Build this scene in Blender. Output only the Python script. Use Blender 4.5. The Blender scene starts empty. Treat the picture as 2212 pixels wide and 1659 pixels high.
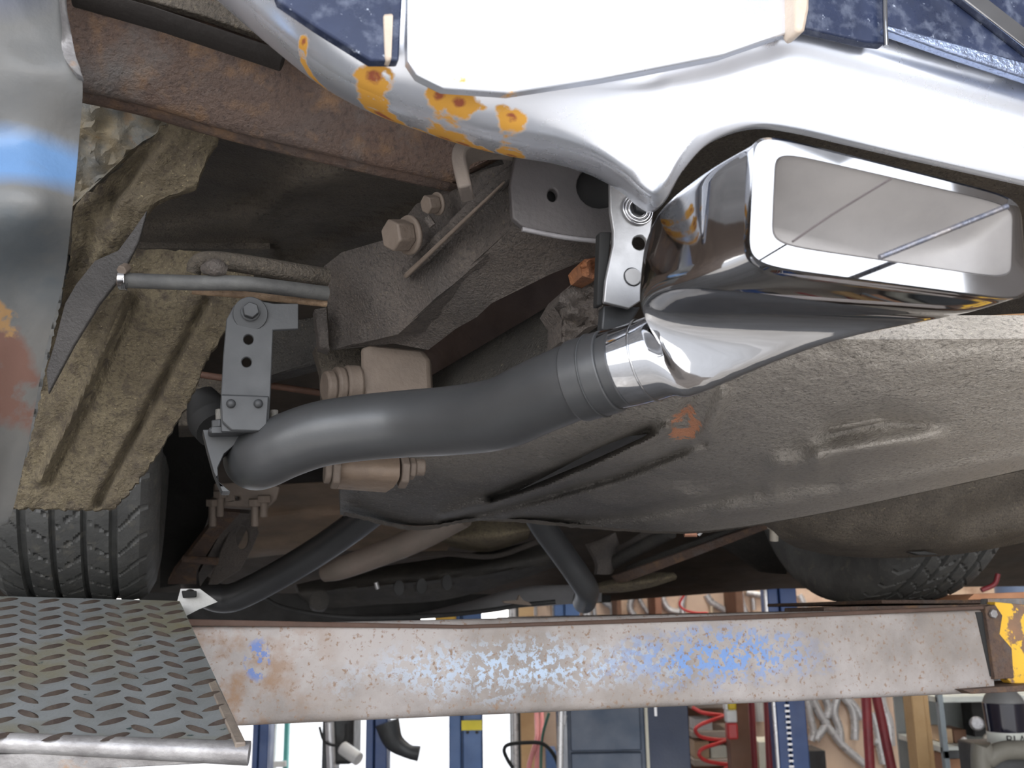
import bpy, bmesh, math, random
import numpy as np
from mathutils import Vector, Matrix, noise
from mathutils.geometry import delaunay_2d_cdt

random.seed(7)
SC = bpy.context.scene
COL = SC.collection

# ------------------------------------------------------------------ camera, sky, sun, exposure
FPX, CX, CY = 2150.0, 1106.0, 829.5
CAM = Vector((0, 0, 1.5))
PITCH, ROLL, YAW = math.radians(13.2), math.radians(1.0), math.radians(18)
Fw = Vector((0, math.cos(PITCH), math.sin(PITCH)))
R0 = Vector((1, 0, 0)); U0 = Vector((0, -math.sin(PITCH), math.cos(PITCH)))
Rt = R0 * math.cos(ROLL) - U0 * math.sin(ROLL)
Up = U0 * math.cos(ROLL) + R0 * math.sin(ROLL)
A = Vector((-math.sin(YAW), math.cos(YAW), 0))      # car forward
L = Vector((math.cos(YAW), math.sin(YAW), 0))       # car right
Z = Vector((0, 0, 1))
cd = bpy.data.cameras.new('camera'); cam = bpy.data.objects.new('camera', cd); COL.objects.link(cam)
cd.sensor_width = 36; cd.lens = 36 * FPX / 2212; cd.clip_start = 0.02; cd.clip_end = 300
M = Matrix((Rt, Up, -Fw)).transposed().to_4x4(); M.translation = CAM
cam.matrix_world = M
SC.camera = cam
cd.dof.use_dof = True; cd.dof.focus_distance = 1.1; cd.dof.aperture_fstop = 11.0

SC.view_settings.view_transform = 'Standard'
SC.view_settings.look = 'None'
SC.view_settings.gamma = 1
SC.view_settings.use_curve_mapping = False
SC.view_settings.exposure = 1.45
w = bpy.data.worlds.new('sky'); SC.world = w; w.use_nodes = True
nt = w.node_tree; nt.nodes.clear()
o_ = nt.nodes.new('ShaderNodeOutputWorld'); bg = nt.nodes.new('ShaderNodeBackground')
tc = nt.nodes.new('ShaderNodeTexCoord'); sx = nt.nodes.new('ShaderNodeSeparateXYZ'); cr = nt.nodes.new('ShaderNodeValToRGB')
nt.links.new(tc.outputs['Generated'], sx.inputs[0]); nt.links.new(sx.outputs['Z'], cr.inputs[0])
cr.color_ramp.elements[0].position = 0.0; cr.color_ramp.elements[0].color = (1.0, 0.97, 0.93, 1)
cr.color_ramp.elements[1].position = 0.9; cr.color_ramp.elements[1].color = (0.62, 0.74, 0.95, 1)
nt.links.new(cr.outputs[0], bg.inputs[0]); bg.inputs[1].default_value = 1.75
nt.links.new(bg.outputs[0], o_.inputs[0])
sd = bpy.data.lights.new('sun', 'SUN'); sun = bpy.data.objects.new('sun', sd); COL.objects.link(sun)
sd.energy = 4.2; sd.angle = math.radians(0.6); sd.color = (1.0, 0.96, 0.9)
sun.rotation_euler = (math.radians(30), 0, math.radians(-22)); sun.location = (-3, -8, 9)

# ------------------------------------------------------------------ geometry helpers
def ray(px, py):
    return Fw + Rt * ((px - CX) / FPX) + Up * ((CY - py) / FPX)
def P(px, py, d):
    return CAM + ray(px, py) * d
def W(px, py, v):                                   # point of the plane v metres ahead in the car's direction
    r = ray(px, py); return CAM + r * (v / r.dot(A))
def dW(px, py, v):
    return v / ray(px, py).dot(A)
def to3(p):
    return p if isinstance(p, Vector) else P(*p)

def mk(name, verts, faces, mat, parent=None, angle=35, bevel=0.0, seg=2):
    me = bpy.data.meshes.new(name)
    me.from_pydata([tuple(v) for v in verts], [], faces)
    bm = bmesh.new(); bm.from_mesh(me)
    bmesh.ops.remove_doubles(bm, verts=bm.verts, dist=1e-6)
    bmesh.ops.recalc_face_normals(bm, faces=bm.faces); bm.to_mesh(me); bm.free()
    me.shade_smooth(); me.set_sharp_from_angle(angle=math.radians(angle))
    if mat: me.materials.append(mat)
    o = bpy.data.objects.new(name, me); COL.objects.link(o)
    if parent:
        o.parent = parent; o.matrix_parent_inverse = PINV[parent.name]
    PINV[o.name] = Matrix.Identity(4) if not parent else Matrix.Identity(4)
    if bevel:
        b = o.modifiers.new('bevel', 'BEVEL'); b.width = bevel; b.segments = seg; b.limit_method = 'ANGLE'; b.angle_limit = math.radians(40)
    return o
PINV = {}
def root(name, loc, label, cat, group=None):
    e = bpy.data.objects.new(name, None); COL.objects.link(e); e.location = loc; e.empty_display_size = 0.1
    e['label'] = label; e['category'] = cat
    if group: e['group'] = group
    PINV[e.name] = Matrix.Translation(-Vector(loc))
    return e
def tag(o, label, cat, group=None):
    me = o.data                                     # origin to the base of the thing
    if o.parent is None and o.location.length == 0:
        vs = [v.co.copy() for v in me.vertices]
        c = sum(vs, Vector()) / len(vs); c.z = min(v.z for v in vs)
        me.transform(Matrix.Translation(-c)); o.location = c; PINV[o.name] = Matrix.Translation(-c)
    o['label'] = label; o['category'] = cat
    if group: o['group'] = group
    return o
def struct(o):
    o['kind'] = 'structure'; return o

def crom(p0, p1, p2, p3, t):
    return 0.5 * ((2 * p1) + (p2 - p0) * t + (2 * p0 - 5 * p1 + 4 * p2 - p3) * t * t + (3 * p1 - p0 - 3 * p2 + p3) * t ** 3)
def smooth_path(pts, n):
    pts = [np.array(p, float) for p in pts]
    e = [2 * pts[0] - pts[1]] + pts + [2 * pts[-1] - pts[-2]]
    out = []
    for i in range(len(pts) - 1):
        for k in range(n): out.append(crom(e[i], e[i + 1], e[i + 2], e[i + 3], k / n))
    out.append(pts[-1]); return out

def sheet_mesh(G, thick):
    """G rows of Vectors -> verts, faces of a closed thick sheet"""
    R, C_ = len(G), len(G[0]); vs = [v for r in G for v in r]; n = len(vs)
    vs = vs + [v + thick for v in vs]; f = []
    I = lambda i, j: i * C_ + j
    for i in range(R - 1):
        for j in range(C_ - 1):
            a, b, c, d = I(i, j), I(i, j + 1), I(i + 1, j + 1), I(i + 1, j)
            f.append((a, b, c, d)); f.append((d + n, c + n, b + n, a + n))
    rim = [I(0, j) for j in range(C_)] + [I(i, C_ - 1) for i in range(1, R)] + [I(R - 1, j) for j in range(C_ - 2, -1, -1)] + [I(i, 0) for i in range(R - 2, 0, -1)]
    for k in range(len(rim)):
        a, b = rim[k], rim[(k + 1) % len(rim)]; f.append((a, b, b + n, a + n))
    return vs, f
def patch(name, rows, mat, parent=None, nu=6, nv=6, off=None, thick=None, rough=0.0, rscale=30, rag=0, angle=60):
    """rows of (px, py, d) control points: smooth surface of real thickness"""
    rows = [smooth_path(r, nu) for r in rows]
    cols = list(zip(*rows)); cols = [smooth_path(c, nv) for c in cols]
    g = list(zip(*cols)); G = []
    R, C_ = len(g), len(g[0])
    for i, r in enumerate(g):
        o = []
        for j, (x, y, d) in enumerate(r):
            if rag and (i in (0, R - 1) or j in (0, C_ - 1)):
                x += rag * noise.noise(Vector((x / 9, y / 9, 1))); y += rag * noise.noise(Vector((x / 9, y / 9, 5)))
            if off: d += off(x, y)
            p = P(x, y, d)
            if rough: p += ray(x, y) * rough * noise.fractal(p * rscale, 1.0, 2.0, 3)
            o.append(p)
        G.append(o)
    vs, f = sheet_mesh(G, thick or (A * .008 + Z * .004))
    return mk(name, vs, f, mat, parent, angle)

def slab(name, pts, mat, parent=None, thick=None, holes=(), v=None, res=0, rough=0, rscale=30, bevel=0.0015, fit=True):
    """polygon of (px,py[,d]) on one plane, extruded by the vector thick; holes (px,py,r) or (px,py,rx,ry) go right through"""
    thick = thick if thick is not None else A * .006
    if v is not None: dep = lambda x, y: dW(x, y, v)
    else:
        Am = np.array([[p[0], p[1], 1] for p in pts]); bb = np.array([1 / p[2] for p in pts])
        co = np.linalg.lstsq(Am, bb, rcond=None)[0]
        dep = lambda x, y: 1 / (co[0] * x + co[1] * y + co[2])
    loops = [[(p[0], p[1]) for p in pts]]
    for h in holes:
        rx, ry = (h[2], h[2]) if len(h) == 3 else h[2:4]
        loops.append([(h[0] + rx * math.cos(t * math.pi / 10), h[1] + ry * math.sin(t * math.pi / 10)) for t in range(20)])
    vc, ed = [], []
    for l in loops:
        b = len(vc); vc += [Vector(q) for q in l]; ed += [(b + i, b + (i + 1) % len(l)) for i in range(len(l))]
    if res:
        xs = [p[0] for p in pts]; ys = [p[1] for p in pts]
        x = min(xs) + res * .5
        while x < max(xs):
            y = min(ys) + res * .5
            while y < max(ys):
                vc.append(Vector((x + random.uniform(-.3, .3) * res, y + random.uniform(-.3, .3) * res))); y += res
            x += res
    r = delaunay_2d_cdt(vc, ed, [list(range(len(loops[0])))], 1, 1e-4)
    V2, T = r[0], r[2]; T2 = []
    def inside(q, l):
        c = False; j = len(l) - 1
        for i in range(len(l)):
            if (l[i][1] > q[1]) != (l[j][1] > q[1]) and q[0] < (l[j][0] - l[i][0]) * (q[1] - l[i][1]) / (l[j][1] - l[i][1]) + l[i][0]: c = not c
            j = i
        return c
    for t in T:
        q = sum((V2[i] for i in t), Vector((0, 0))) / len(t)
        if inside(q, loops[0]) and not any(inside(q, l) for l in loops[1:]): T2.append(tuple(t))
    front = []
    for q in V2:
        p = P(q.x, q.y, dep(q.x, q.y))
        if rough: p += ray(q.x, q.y) * rough * noise.fractal(p * rscale, 1.0, 2.0, 3)
        front.append(p)
    n = len(front); vs = front + [p + thick for p in front]
    f = T2 + [tuple(i + n for i in reversed(t)) for t in T2]
    cnt = {}
    for t in T2:
        for i in range(len(t)):
            a, b = t[i], t[(i + 1) % len(t)]; cnt[(a, b)] = 1
    for (a, b) in cnt:
        if (b, a) not in cnt: f.append((b, a, a + n, b + n))
    used = sorted({i for q in f for i in q}); mp = {u: k for k, u in enumerate(used)}
    return mk(name, [vs[u] for u in used], [tuple(mp[i] for i in q) for q in f], mat, parent, 40, 0 if rough else bevel)

def tube_geo(pts, rad, n=24, sm=6, cap=True, flat=None):
    pp = [list(to3(p)) + [rad[i] if isinstance(rad, (list, tuple)) else rad] for i, p in enumerate(pts)]
    if sm > 1 and len(pp) > 2: pp = smooth_path(pp, sm)
    C_ = [Vector(p[:3]) for p in pp]; rr = [p[3] for p in pp]
    vs, f = [], []
    T0 = (C_[1] - C_[0]).normalized(); N = T0.orthogonal().normalized()
    if flat is not None: N = (flat - T0 * flat.dot(T0)).normalized()
    for i, c in enumerate(C_):
        T = (C_[min(i + 1, len(C_) - 1)] - C_[max(i - 1, 0)]).normalized()
        N = (N - T * N.dot(T)).normalized(); B = T.cross(N)
        for k in range(n):
            a = 2 * math.pi * k / n; vs.append(c + (N * math.cos(a) + B * math.sin(a)) * rr[i])
    for i in range(len(C_) - 1):
        for k in range(n):
            f.append((i * n + k, i * n + (k + 1) % n, (i + 1) * n + (k + 1) % n, (i + 1) * n + k))
    if cap: f.append(tuple(range(n))[::-1]); f.append(tuple((len(C_) - 1) * n + k for k in range(n)))
    return vs, f
def tube(name, pts, rad, mat, parent=None, n=24, sm=6, bevel=0):
    vs, f = tube_geo(pts, rad, n, sm); return mk(name, vs, f, mat, parent, 40, bevel)
def strap(name, pts, wvec, th, mat, parent=None, sm=5, bevel=.001):
    """flat strip swept along pts, width vector wvec, thickness th"""
    C_ = [Vector(p) for p in smooth_path([list(to3(p)) for p in pts], sm)]
    vs, f = [], []
    for i, c in enumerate(C_):
        T = (C_[min(i + 1, len(C_) - 1)] - C_[max(i - 1, 0)]).normalized(); N = T.cross(wvec).normalized() * th / 2; w_ = wvec / 2
        vs += [c - w_ - N, c + w_ - N, c + w_ + N, c - w_ + N]
    for i in range(len(C_) - 1):
        for k in range(4): f.append((i * 4 + k, i * 4 + (k + 1) % 4, i * 4 + 4 + (k + 1) % 4, i * 4 + 4 + k))
    f += [(0, 3, 2, 1), tuple(len(vs) - 4 + k for k in range(4))]
    return mk(name, vs, f, mat, parent, 40, bevel)
def box(name, c, dx, dy, dz, mat, parent=None, bevel=0.002):
    """box from corner c with edge vectors"""
    vs = [c, c + dx, c + dx + dy, c + dy]; vs += [v + dz for v in vs]
    return mk(name, vs, [(0, 1, 2, 3), (7, 6, 5, 4), (0, 4, 5, 1), (1, 5, 6, 2), (2, 6, 7, 3), (3, 7, 4, 0)], mat, parent, 30, bevel)
def bolt(name, p, axis, r, h, mat, parent=None, washer=0, stud=0, bevel=.0012):
    """hex head at p standing along axis, on a washer, with a stud end beyond"""
    axis = axis.normalized(); vs, f = [], []
    def add(a, b, rr, n):
        v2, f2 = tube_geo([a, b], rr, n, 1); k = len(vs); vs.extend(v2); f.extend(tuple(i + k for i in q) for q in f2)
    q = p
    if washer: add(q, q + axis * h * .25, washer, 28); q = q + axis * h * .25
    add(q, q + axis * h, r, 6)
    if stud: add(q + axis * h, q + axis * (h + stud), r * .55, 16)
    return mk(name, vs, f, mat, parent, 30, bevel)

# ------------------------------------------------------------------ materials
MATS = {}
def mat(name, c1, c2=None, scale=20, rough=.6, metal=0, bump=.3, bscale=120, layers=(), rvar=.1, det=6, spec=.5, coat=0, emit=None):
    """noise blend of two colours plus layers: dict(c, s, lo, hi, at=(Vector, rx, ry, rz), rough, metal)"""
    if name in MATS: return MATS[name]
    m = bpy.data.materials.new(name); m.use_nodes = True; MATS[name] = m
    t = m.node_tree; N = t.nodes; Lk = t.links; bs = N['Principled BSDF']
    tc = N.new('ShaderNodeTexCoord')
    def noi(s, d=det, dist=0.0):
        n = N.new('ShaderNodeTexNoise'); n.inputs['Scale'].default_value = s; n.inputs['Detail'].default_value = d
        n.inputs['Distortion'].default_value = dist; n.inputs['Roughness'].default_value = .6
        Lk.new(tc.outputs['Object'], n.inputs['Vector']); return n
    def mr(sock, a, b, c=0, d=1):
        q = N.new('ShaderNodeMapRange'); q.inputs[1].default_value = a; q.inputs[2].default_value = b
        q.inputs[3].default_value = c; q.inputs[4].default_value = d; Lk.new(sock, q.inputs[0]); return q.outputs[0]
    c2 = c2 or tuple(x * .75 for x in c1)
    mx = N.new('ShaderNodeMix'); mx.data_type = 'RGBA'
    Lk.new(mr(noi(scale).outputs['Fac'], .35, .65), mx.inputs[0]); mx.inputs[6].default_value = (*c1, 1); mx.inputs[7].default_value = (*c2, 1)
    col = mx.outputs[2]
    rs = mr(noi(scale * 2.3).outputs['Fac'], .3, .7, max(.02, rough - rvar), min(1, rough + rvar)); ms = None
    for ly in layers:
        k = mr(noi(ly.get('s', 30), 8, ly.get('dist', 0)).outputs['Fac'], ly.get('lo', .5), ly.get('hi', .55))
        if 'at' in ly:
            p, rx, ry, rz = ly['at']
            mp = N.new('ShaderNodeMapping'); mp.vector_type = 'POINT'
            mp.inputs['Scale'].default_value = (1 / rx, 1 / ry, 1 / rz); mp.inputs['Location'].default_value = (-p.x / rx, -p.y / ry, -p.z / rz)
            Lk.new(tc.outputs['Object'], mp.inputs[0])
            ln = N.new('ShaderNodeVectorMath'); ln.operation = 'LENGTH'; Lk.new(mp.outputs[0], ln.inputs[0])
            ad = N.new('ShaderNodeMath'); ad.operation = 'MULTIPLY_ADD'
            Lk.new(noi(ly.get('es', 40)).outputs['Fac'], ad.inputs[0]); ad.inputs[1].default_value = ly.get('wob', 1.2); Lk.new(ln.outputs['Value'], ad.inputs[2])
            w0 = ly.get('wob', 1.2) * .5
            e = mr(ad.outputs[0], 1 + w0, 1 + w0 - ly.get('soft', .25))
            q = N.new('ShaderNodeMath'); q.operation = 'MULTIPLY'; Lk.new(e, q.inputs[0]); Lk.new(k, q.inputs[1]); k = q.outputs[0]
        x = N.new('ShaderNodeMix'); x.data_type = 'RGBA'; Lk.new(k, x.inputs[0]); Lk.new(col, x.inputs[6]); x.inputs[7].default_value = (*ly['c'], 1); col = x.outputs[2]
        y = N.new('ShaderNodeMix'); Lk.new(k, y.inputs[0]); Lk.new(rs, y.inputs[2]); y.inputs[3].default_value = ly.get('rough', rough); rs = y.outputs[0]
        if metal:
            z = N.new('ShaderNodeMix'); Lk.new(k, z.inputs[0])
            if ms is None: z.inputs[2].default_value = metal
            else: Lk.new(ms, z.inputs[2])
            z.inputs[3].default_value = ly.get('metal', 0); ms = z.outputs[0]
    Lk.new(col, bs.inputs['Base Color']); Lk.new(rs, bs.inputs['Roughness'])
    bs.inputs['Metallic'].default_value = metal; bs.inputs['Specular IOR Level'].default_value = spec
    if ms is not None: Lk.new(ms, bs.inputs['Metallic'])
    if coat: bs.inputs['Coat Weight'].default_value = coat; bs.inputs['Coat Roughness'].default_value = .05
    if emit: bs.inputs['Emission Color'].default_value = (*emit[0], 1); bs.inputs['Emission Strength'].default_value = emit[1]
    if bump:
        b = N.new('ShaderNodeBump'); b.inputs['Strength'].default_value = bump; b.inputs['Distance'].default_value = .004
        Lk.new(noi(bscale, 4).outputs['Fac'], b.inputs['Height']); Lk.new(b.outputs[0], bs.inputs['Normal'])
    return m

grime = mat('grimy_undercoat', (.07, .058, .045), (.12, .1, .078), 14, .7, 0, 1, 330, layers=[dict(c=(.035, .03, .025), s=260, lo=.5, hi=.72), dict(c=(.2, .165, .11), s=210, lo=.6, hi=.72)])
grime_dark = mat('black_undercoat', (.032, .03, .028), (.055, .05, .043), 12, .62, 0, .9, 330, layers=[dict(c=(.02, .018, .016), s=260, lo=.5, hi=.72), dict(c=(.2, .17, .12), s=230, lo=.63, hi=.75)])
dusty = mat('tan_dust_undercoat', (.2, .165, .105), (.125, .1, .065), 12, .8, 0, 1, 300, layers=[dict(c=(.08, .064, .045), s=230, lo=.48, hi=.7), dict(c=(.07, .055, .042), s=60, lo=.52, hi=.72), dict(c=(.4, .33, .2), s=300, lo=.62, hi=.74)])
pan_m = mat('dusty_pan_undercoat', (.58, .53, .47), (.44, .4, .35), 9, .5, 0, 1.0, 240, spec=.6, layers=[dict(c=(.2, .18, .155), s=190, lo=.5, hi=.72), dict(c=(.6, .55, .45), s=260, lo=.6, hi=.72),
    dict(c=(.06, .055, .05), s=10, lo=.1, hi=.35, at=(P(1000, 1150, 1.45), .85, 1.4, .2), soft=.7, wob=.4, es=9), dict(c=(.17, .155, .14), s=240, lo=.55, hi=.7, at=(P(960, 1120, 1.45), .7, 1.2, .3)),  # darker left end: greasy grime plus daylight falloff put into the colour
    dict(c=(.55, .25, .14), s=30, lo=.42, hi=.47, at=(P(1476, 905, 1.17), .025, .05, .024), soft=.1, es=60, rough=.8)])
rusty = mat('rusty_brown_steel', (.12, .075, .055), (.085, .062, .052), 10, .75, 0, .8, 250, layers=[dict(c=(.06, .04, .034), s=200, lo=.5, hi=.7), dict(c=(.19, .11, .06), s=40, lo=.5, hi=.72), dict(c=(.12, .11, .105), s=8, lo=.56, hi=.7)])
rust_or = mat('orange_rust', (.34, .14, .06), (.2, .09, .05), 60, .85, 0, .9, 220)
frame_m = mat('dusty_frame_steel', (.12, .1, .086), (.08, .07, .064), 11, .62, 0, .9, 330, layers=[dict(c=(.045, .04, .037), s=240, lo=.5, hi=.72), dict(c=(.2, .165, .12), s=200, lo=.62, hi=.75)])
pale_st = mat('pale_dusty_steel', (.19, .15, .12), (.14, .11, .088), 14, .65, 0, .3, 140)
pipe_m = mat('grey_aluminised_pipe', (.085, .087, .09), (.07, .072, .076), 8, .36, .45, .03, 300, rvar=.05)
pipe_d = mat('dull_brown_pipe', (.25, .2, .17), (.19, .16, .135), 9, .55, .2, .2, 140)
strap_m = mat('dark_satin_steel', (.05, .052, .054), (.04, .042, .045), 12, .5, .2, .05, 260)
zinc = mat('bright_zinc_steel', (.46, .46, .465), (.38, .38, .39), 18, .4, .6, .05, 200, rvar=.06)
zinc_sh = mat('shiny_zinc', (.75, .75, .77), None, 20, .16, 1, 0)
chrome = mat('polished_chrome', (.42, .425, .44), (.39, .395, .41), 5, .05, 1, .0, 5, rvar=.02)
rspots = [(675, 127, .74, .012), (828, 222, .75, .026), (960, 265, .75, .022), (1000, 277, .75, .024), (1045, 287, .75, .014), (1105, 292, .74, .02), (905, 240, .75, .012), (1090, 265, .73, .012), (1170, 300, .75, .008), (865, 195, .73, .008)]
bl = []
for (x, y, v_, r_) in rspots:
    p = W(x, y + 14, v_ - .035); bl.append(dict(c=(.75, .38, .06), s=80, lo=.3, hi=.4, at=(p, r_ * .72, r_ * 4, r_ * .36), soft=.15, wob=.8, es=90, rough=.7))
for (x, y, v_, r_) in rspots[:6]:
    p = W(x, y + 13, v_ - .035); bl.append(dict(c=(.36, .1, .05), s=90, lo=.3, hi=.5, at=(p, r_ * .3, r_ * 4, r_ * .15), soft=.3, wob=.8, es=120, rough=.8))
bumper_m = mat('pitted_bumper_chrome', (.82, .85, .92), (.76, .8, .88), 6, .28, .7, .0, 90, rvar=.04, layers=bl)
paint = mat('dark_blue_speckled_paint', (.02, .028, .06), (.03, .042, .09), 20, .3, .0, .0, 90, spec=.3, layers=[dict(c=(.12, .14, .2), s=60, lo=.5, hi=.7), dict(c=(.4, .45, .55), s=170, lo=.66, hi=.72)])
panel_m = mat('weathered_paint_sky_sheen', (.13, .133, .133), (.17, .163, .15), 7, .5, .1, .2, 60, coat=.12, layers=[
    dict(c=(.085, .098, .108), s=9, lo=.3, hi=.6, at=(P(70, 560, .85), .12, .5, .05), soft=.6, wob=.5, es=12), dict(c=(.13, .25, .46), s=9, lo=.1, hi=.4, at=(P(60, 375, .85), .09, .5, .033), soft=.5, wob=.4, es=12, rough=.3),  # blue band: sky reflection put into the paint colour
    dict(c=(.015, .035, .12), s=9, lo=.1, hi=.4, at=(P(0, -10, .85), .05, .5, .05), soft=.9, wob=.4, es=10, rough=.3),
    dict(c=(.16, .085, .065), s=16, lo=.42, hi=.5, at=(P(40, 820, .9), .022, .2, .05), soft=.3, es=26, rough=.85),
    dict(c=(.3, .18, .08), s=30, lo=.5, hi=.56, at=(P(40, 725, .9), .018, .2, .018), soft=.2, es=40, rough=.9)])
rubber = mat('tyre_rubber', (.12, .12, .115), (.085, .085, .082), 22, .6, 0, .35, 170, layers=[dict(c=(.16, .15, .13), s=50, lo=.56, hi=.72)])
plate_m = mat('dark_tread_plate_steel', (.25, .265, .27), (.19, .2, .195), 14, .42, .1, .12, 260, layers=[dict(c=(.2, .18, .11), s=7, lo=.5, hi=.7, rough=.6), dict(c=(.04, .06, .06), s=70, lo=.66, hi=.7)])
worn = mat('worn_bright_edge_steel', (.45, .44, .44), (.25, .24, .24), 30, .4, .5, .2, 200, layers=[dict(c=(.35, .2, .1), s=16, lo=.58, hi=.66)])
BC = P(1250, 1420, 1.52)
beam_m = mat('rusty_beam_flaking_blue_paint', (.3, .265, .24), (.23, .205, .19), 9, .55, .1, .25, 150, layers=[
    dict(c=(.4, .37, .36), s=5, lo=.42, hi=.62),
    dict(c=(.27, .16, .09), s=26, lo=.44, hi=.64, at=(P(520, 1460, 1.38), .14, .3, .2), soft=.8, wob=.8, es=12),
    dict(c=(.42, .52, .66), s=95, dist=.3, lo=.485, hi=.53, at=(P(1120, 1440, 1.5), .3, .4, .05), soft=.8, wob=1.2, es=16),
    dict(c=(.17, .3, .6), s=85, dist=.3, lo=.485, hi=.52, at=(P(1540, 1420, 1.6), .22, .4, .055), soft=.7, wob=1.1, es=16),
    dict(c=(.25, .17, .12), s=140, lo=.57, hi=.66),
    dict(c=(.13, .2, .45), s=60, lo=.5, hi=.54, at=(P(575, 1425, 1.4), .02, .3, .035), soft=.3, es=30),
    dict(c=(.1, .2, .6), s=30, lo=.3, hi=.4, at=(P(2118, 1388, 1.77), .008, .3, .008), soft=.3, es=30)])
yellow = mat('chipped_yellow_paint', (.3, .17, .1), (.2, .13, .09), 20, .7, 0, .4, 120, layers=[dict(c=(.85, .5, .05), s=16, lo=.47, hi=.5)])
black_m = mat('flat_black', (.02, .02, .02), None, 10, .7, 0, 0)

# ------------------------------------------------------------------ setting
concrete = mat('pale_concrete', (.2, .195, .19), (.17, .165, .16), 1.2, .8, 0, .2, 20)
def plane(name, x0, x1, y0, y1, z, m, th=.1):
    return struct(box(name, Vector((x0, y0, z - th)), Vector((x1 - x0, 0, 0)), Vector((0, y1 - y0, 0)), Vector((0, 0, th)), m, None, 0))
plane('ground', -60, 60, -60, 80, -.01, concrete)
plane('floor', -3.5, 4.3, -1.4, 7.6, 0, mat('shop_floor_concrete', (.24, .23, .22), (.18, .17, .16), 2, .5, 0, .1, 20), .008)
ceil_m = mat('shop_ceiling_sheet', (.75, .76, .78), None, 3, .7, 0, .1, 20)
plane('ceiling', -3.5, 4.3, -2.1, 7.6, 4.1, ceil_m)
peg = mat('stained_peg_board', (.85, .66, .5), (.75, .56, .43), 4, .8, 0, .1, 40, layers=[dict(c=(.42, .26, .17), s=3.5, lo=.55, hi=.75)])
WY = 6.2
xw = P(1105, 1400, WY / ray(1105, 1400).y).x
struct(box('wall_back', Vector((xw, WY, 0)), Vector((4.19 - xw, 0, 0)), Vector((0, .1, 0)), Vector((0, 0, 4)), peg, None, 0))
struct(box('wall_left', Vector((-3.5, -1.4, 0)), Vector((.1, 0, 0)), Vector((0, 9, 0)), Vector((0, 0, 4)), mat('brown_left_wall', (.2, .15, .12), None, 3), None, 0))
struct(box('wall_right', Vector((4.2, -1.4, 0)), Vector((.1, 0, 0)), Vector((0, 7.5, 0)), Vector((0, 0, 4)), mat('block_wall', (.25, .22, .2), None, 3), None, 0))

# ------------------------------------------------------------------ THE LIFT
cl = P(540, 1560, 1.4)
lift = root('vehicle_lift', Vector((.2, 1.6, 1.2)), 'drive-on vehicle lift with rusty crossbeam, blue paint flakes and tread plate ramp under the car', 'lift')
VB = 1.445
def bz(px, py): return W(px, py, VB)
# crossbeam: a closed channel, rounded edges
bl0, tl0 = bz(340, 1577), bz(340, 1352); br0, tr0 = bz(2150, 1497), bz(2150, 1312)
def beam():
    n = 10; vs, f = [], []
    secs = []
    for e in range(2):
        b_, t_ = (bl0, tl0) if e == 0 else (br0, tr0)
        h = (t_ - b_).z; r = .012; dpt = .075; base = b_
        prof = []
        def arc(cx_, cz_, a0, a1):
            for k in range(5):
                a = math.radians(a0 + (a1 - a0) * k / 4); prof.append((cx_ + r * math.cos(a), cz_ + r * math.sin(a)))
        arc(r, r, 270, 180); arc(r, h - r, 180, 90); arc(dpt - r, h - r, 90, 0); arc(dpt - r, r, 0, -90)
        secs.append([base + A * a + Z * z_ for a, z_ in prof])
    K = len(secs[0]); S = 60
    for i in range(S + 1):
        vs += [secs[0][k].lerp(secs[1][k], i / S) + A * (.0012 * noise.noise(Vector((i * .3, k * .2, 0)))) for k in range(K)]
    for i in range(S):
        for k in range(K): f.append((i * K + k, i * K + (k + 1) % K, (i + 1) * K + (k + 1) % K, (i + 1) * K + k))
    f += [tuple(range(K)), tuple(S * K + k for k in range(K))]
    return mk('crossbeam', vs, f, beam_m, lift, 30)
beam()
slab('top_flange', [(405, 1337), (1000, 1350), (1650, 1327), (2140, 1308), (2140, 1316), (1650, 1337), (1000, 1358), (405, 1352)], mat('dark_rust_edge', (.1, .06, .045), None, 20, .8), lift, thick=A * .09, v=VB - .006)
slab('end_recess', [(2108, 1322), (2130, 1322), (2150, 1460), (2140, 1462)], black_m, lift, thick=A * .004, v=VB - .002)
# yellow end bracket on the right
slab('end_bracket', [(2128, 1310), (2150, 1306), (2166, 1330), (2160, 1370), (2186, 1400), (2190, 1465), (2150, 1468)], rusty, lift, thick=A * .02, v=VB - .01)
slab('end_plate', [(2150, 1300), (2330, 1318), (2330, 1480), (2185, 1476), (2150, 1440)], yellow, lift, thick=A * .02, v=VB + .012)
bolt('bracket_bolt', W(2143, 1326, VB - .011), -A, .008, .006, worn, lift)
slab('lower_lip', [(2080, 1490), (2340, 1470), (2340, 1488), (2100, 1499)], rusty, lift, thick=A * .1, v=VB - .02)
# right runway with its rusty upper plates
slab('runway_plate', [(1905, 1296), (2400, 1296), (2400, 1304), (1905, 1304)], rusty, lift, thick=A * .4, v=1.62)
slab('runway_plate', [(1780, 1311), (2140, 1305), (2140, 1314), (1780, 1320)], rusty, lift, thick=A * .12, v=1.47)
slab('runway_edge', [(2135, 1293), (2500, 1290), (2500, 1325), (2135, 1308)], worn, lift, thick=A * .02, v=1.5)
slab('runway_block', [(2105, 1283), (2500, 1268), (2500, 1286), (2090, 1296)], mat('orange_primer', (.65, .32, .17), (.5, .24, .13), 15, .7), lift, thick=A * .4, v=1.72)
# runway under the left wheel
zr = P(200, 1297, 1.32).z
box('runway', P(392, 1300, 1.33) - Z * .045 + A * .0, -L * .62, A * 2.6, Z * .043, plate_m, lift, .002)
box('runway', Vector((P(1760, 1312, 2.0).x, P(1760, 1312, 2.0).y, P(1760, 1316, 2.0).z - .045)) - A * .2 + Z * .03, L * .62, A * 2.4, Z * .012, rusty, lift, .002)
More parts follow.
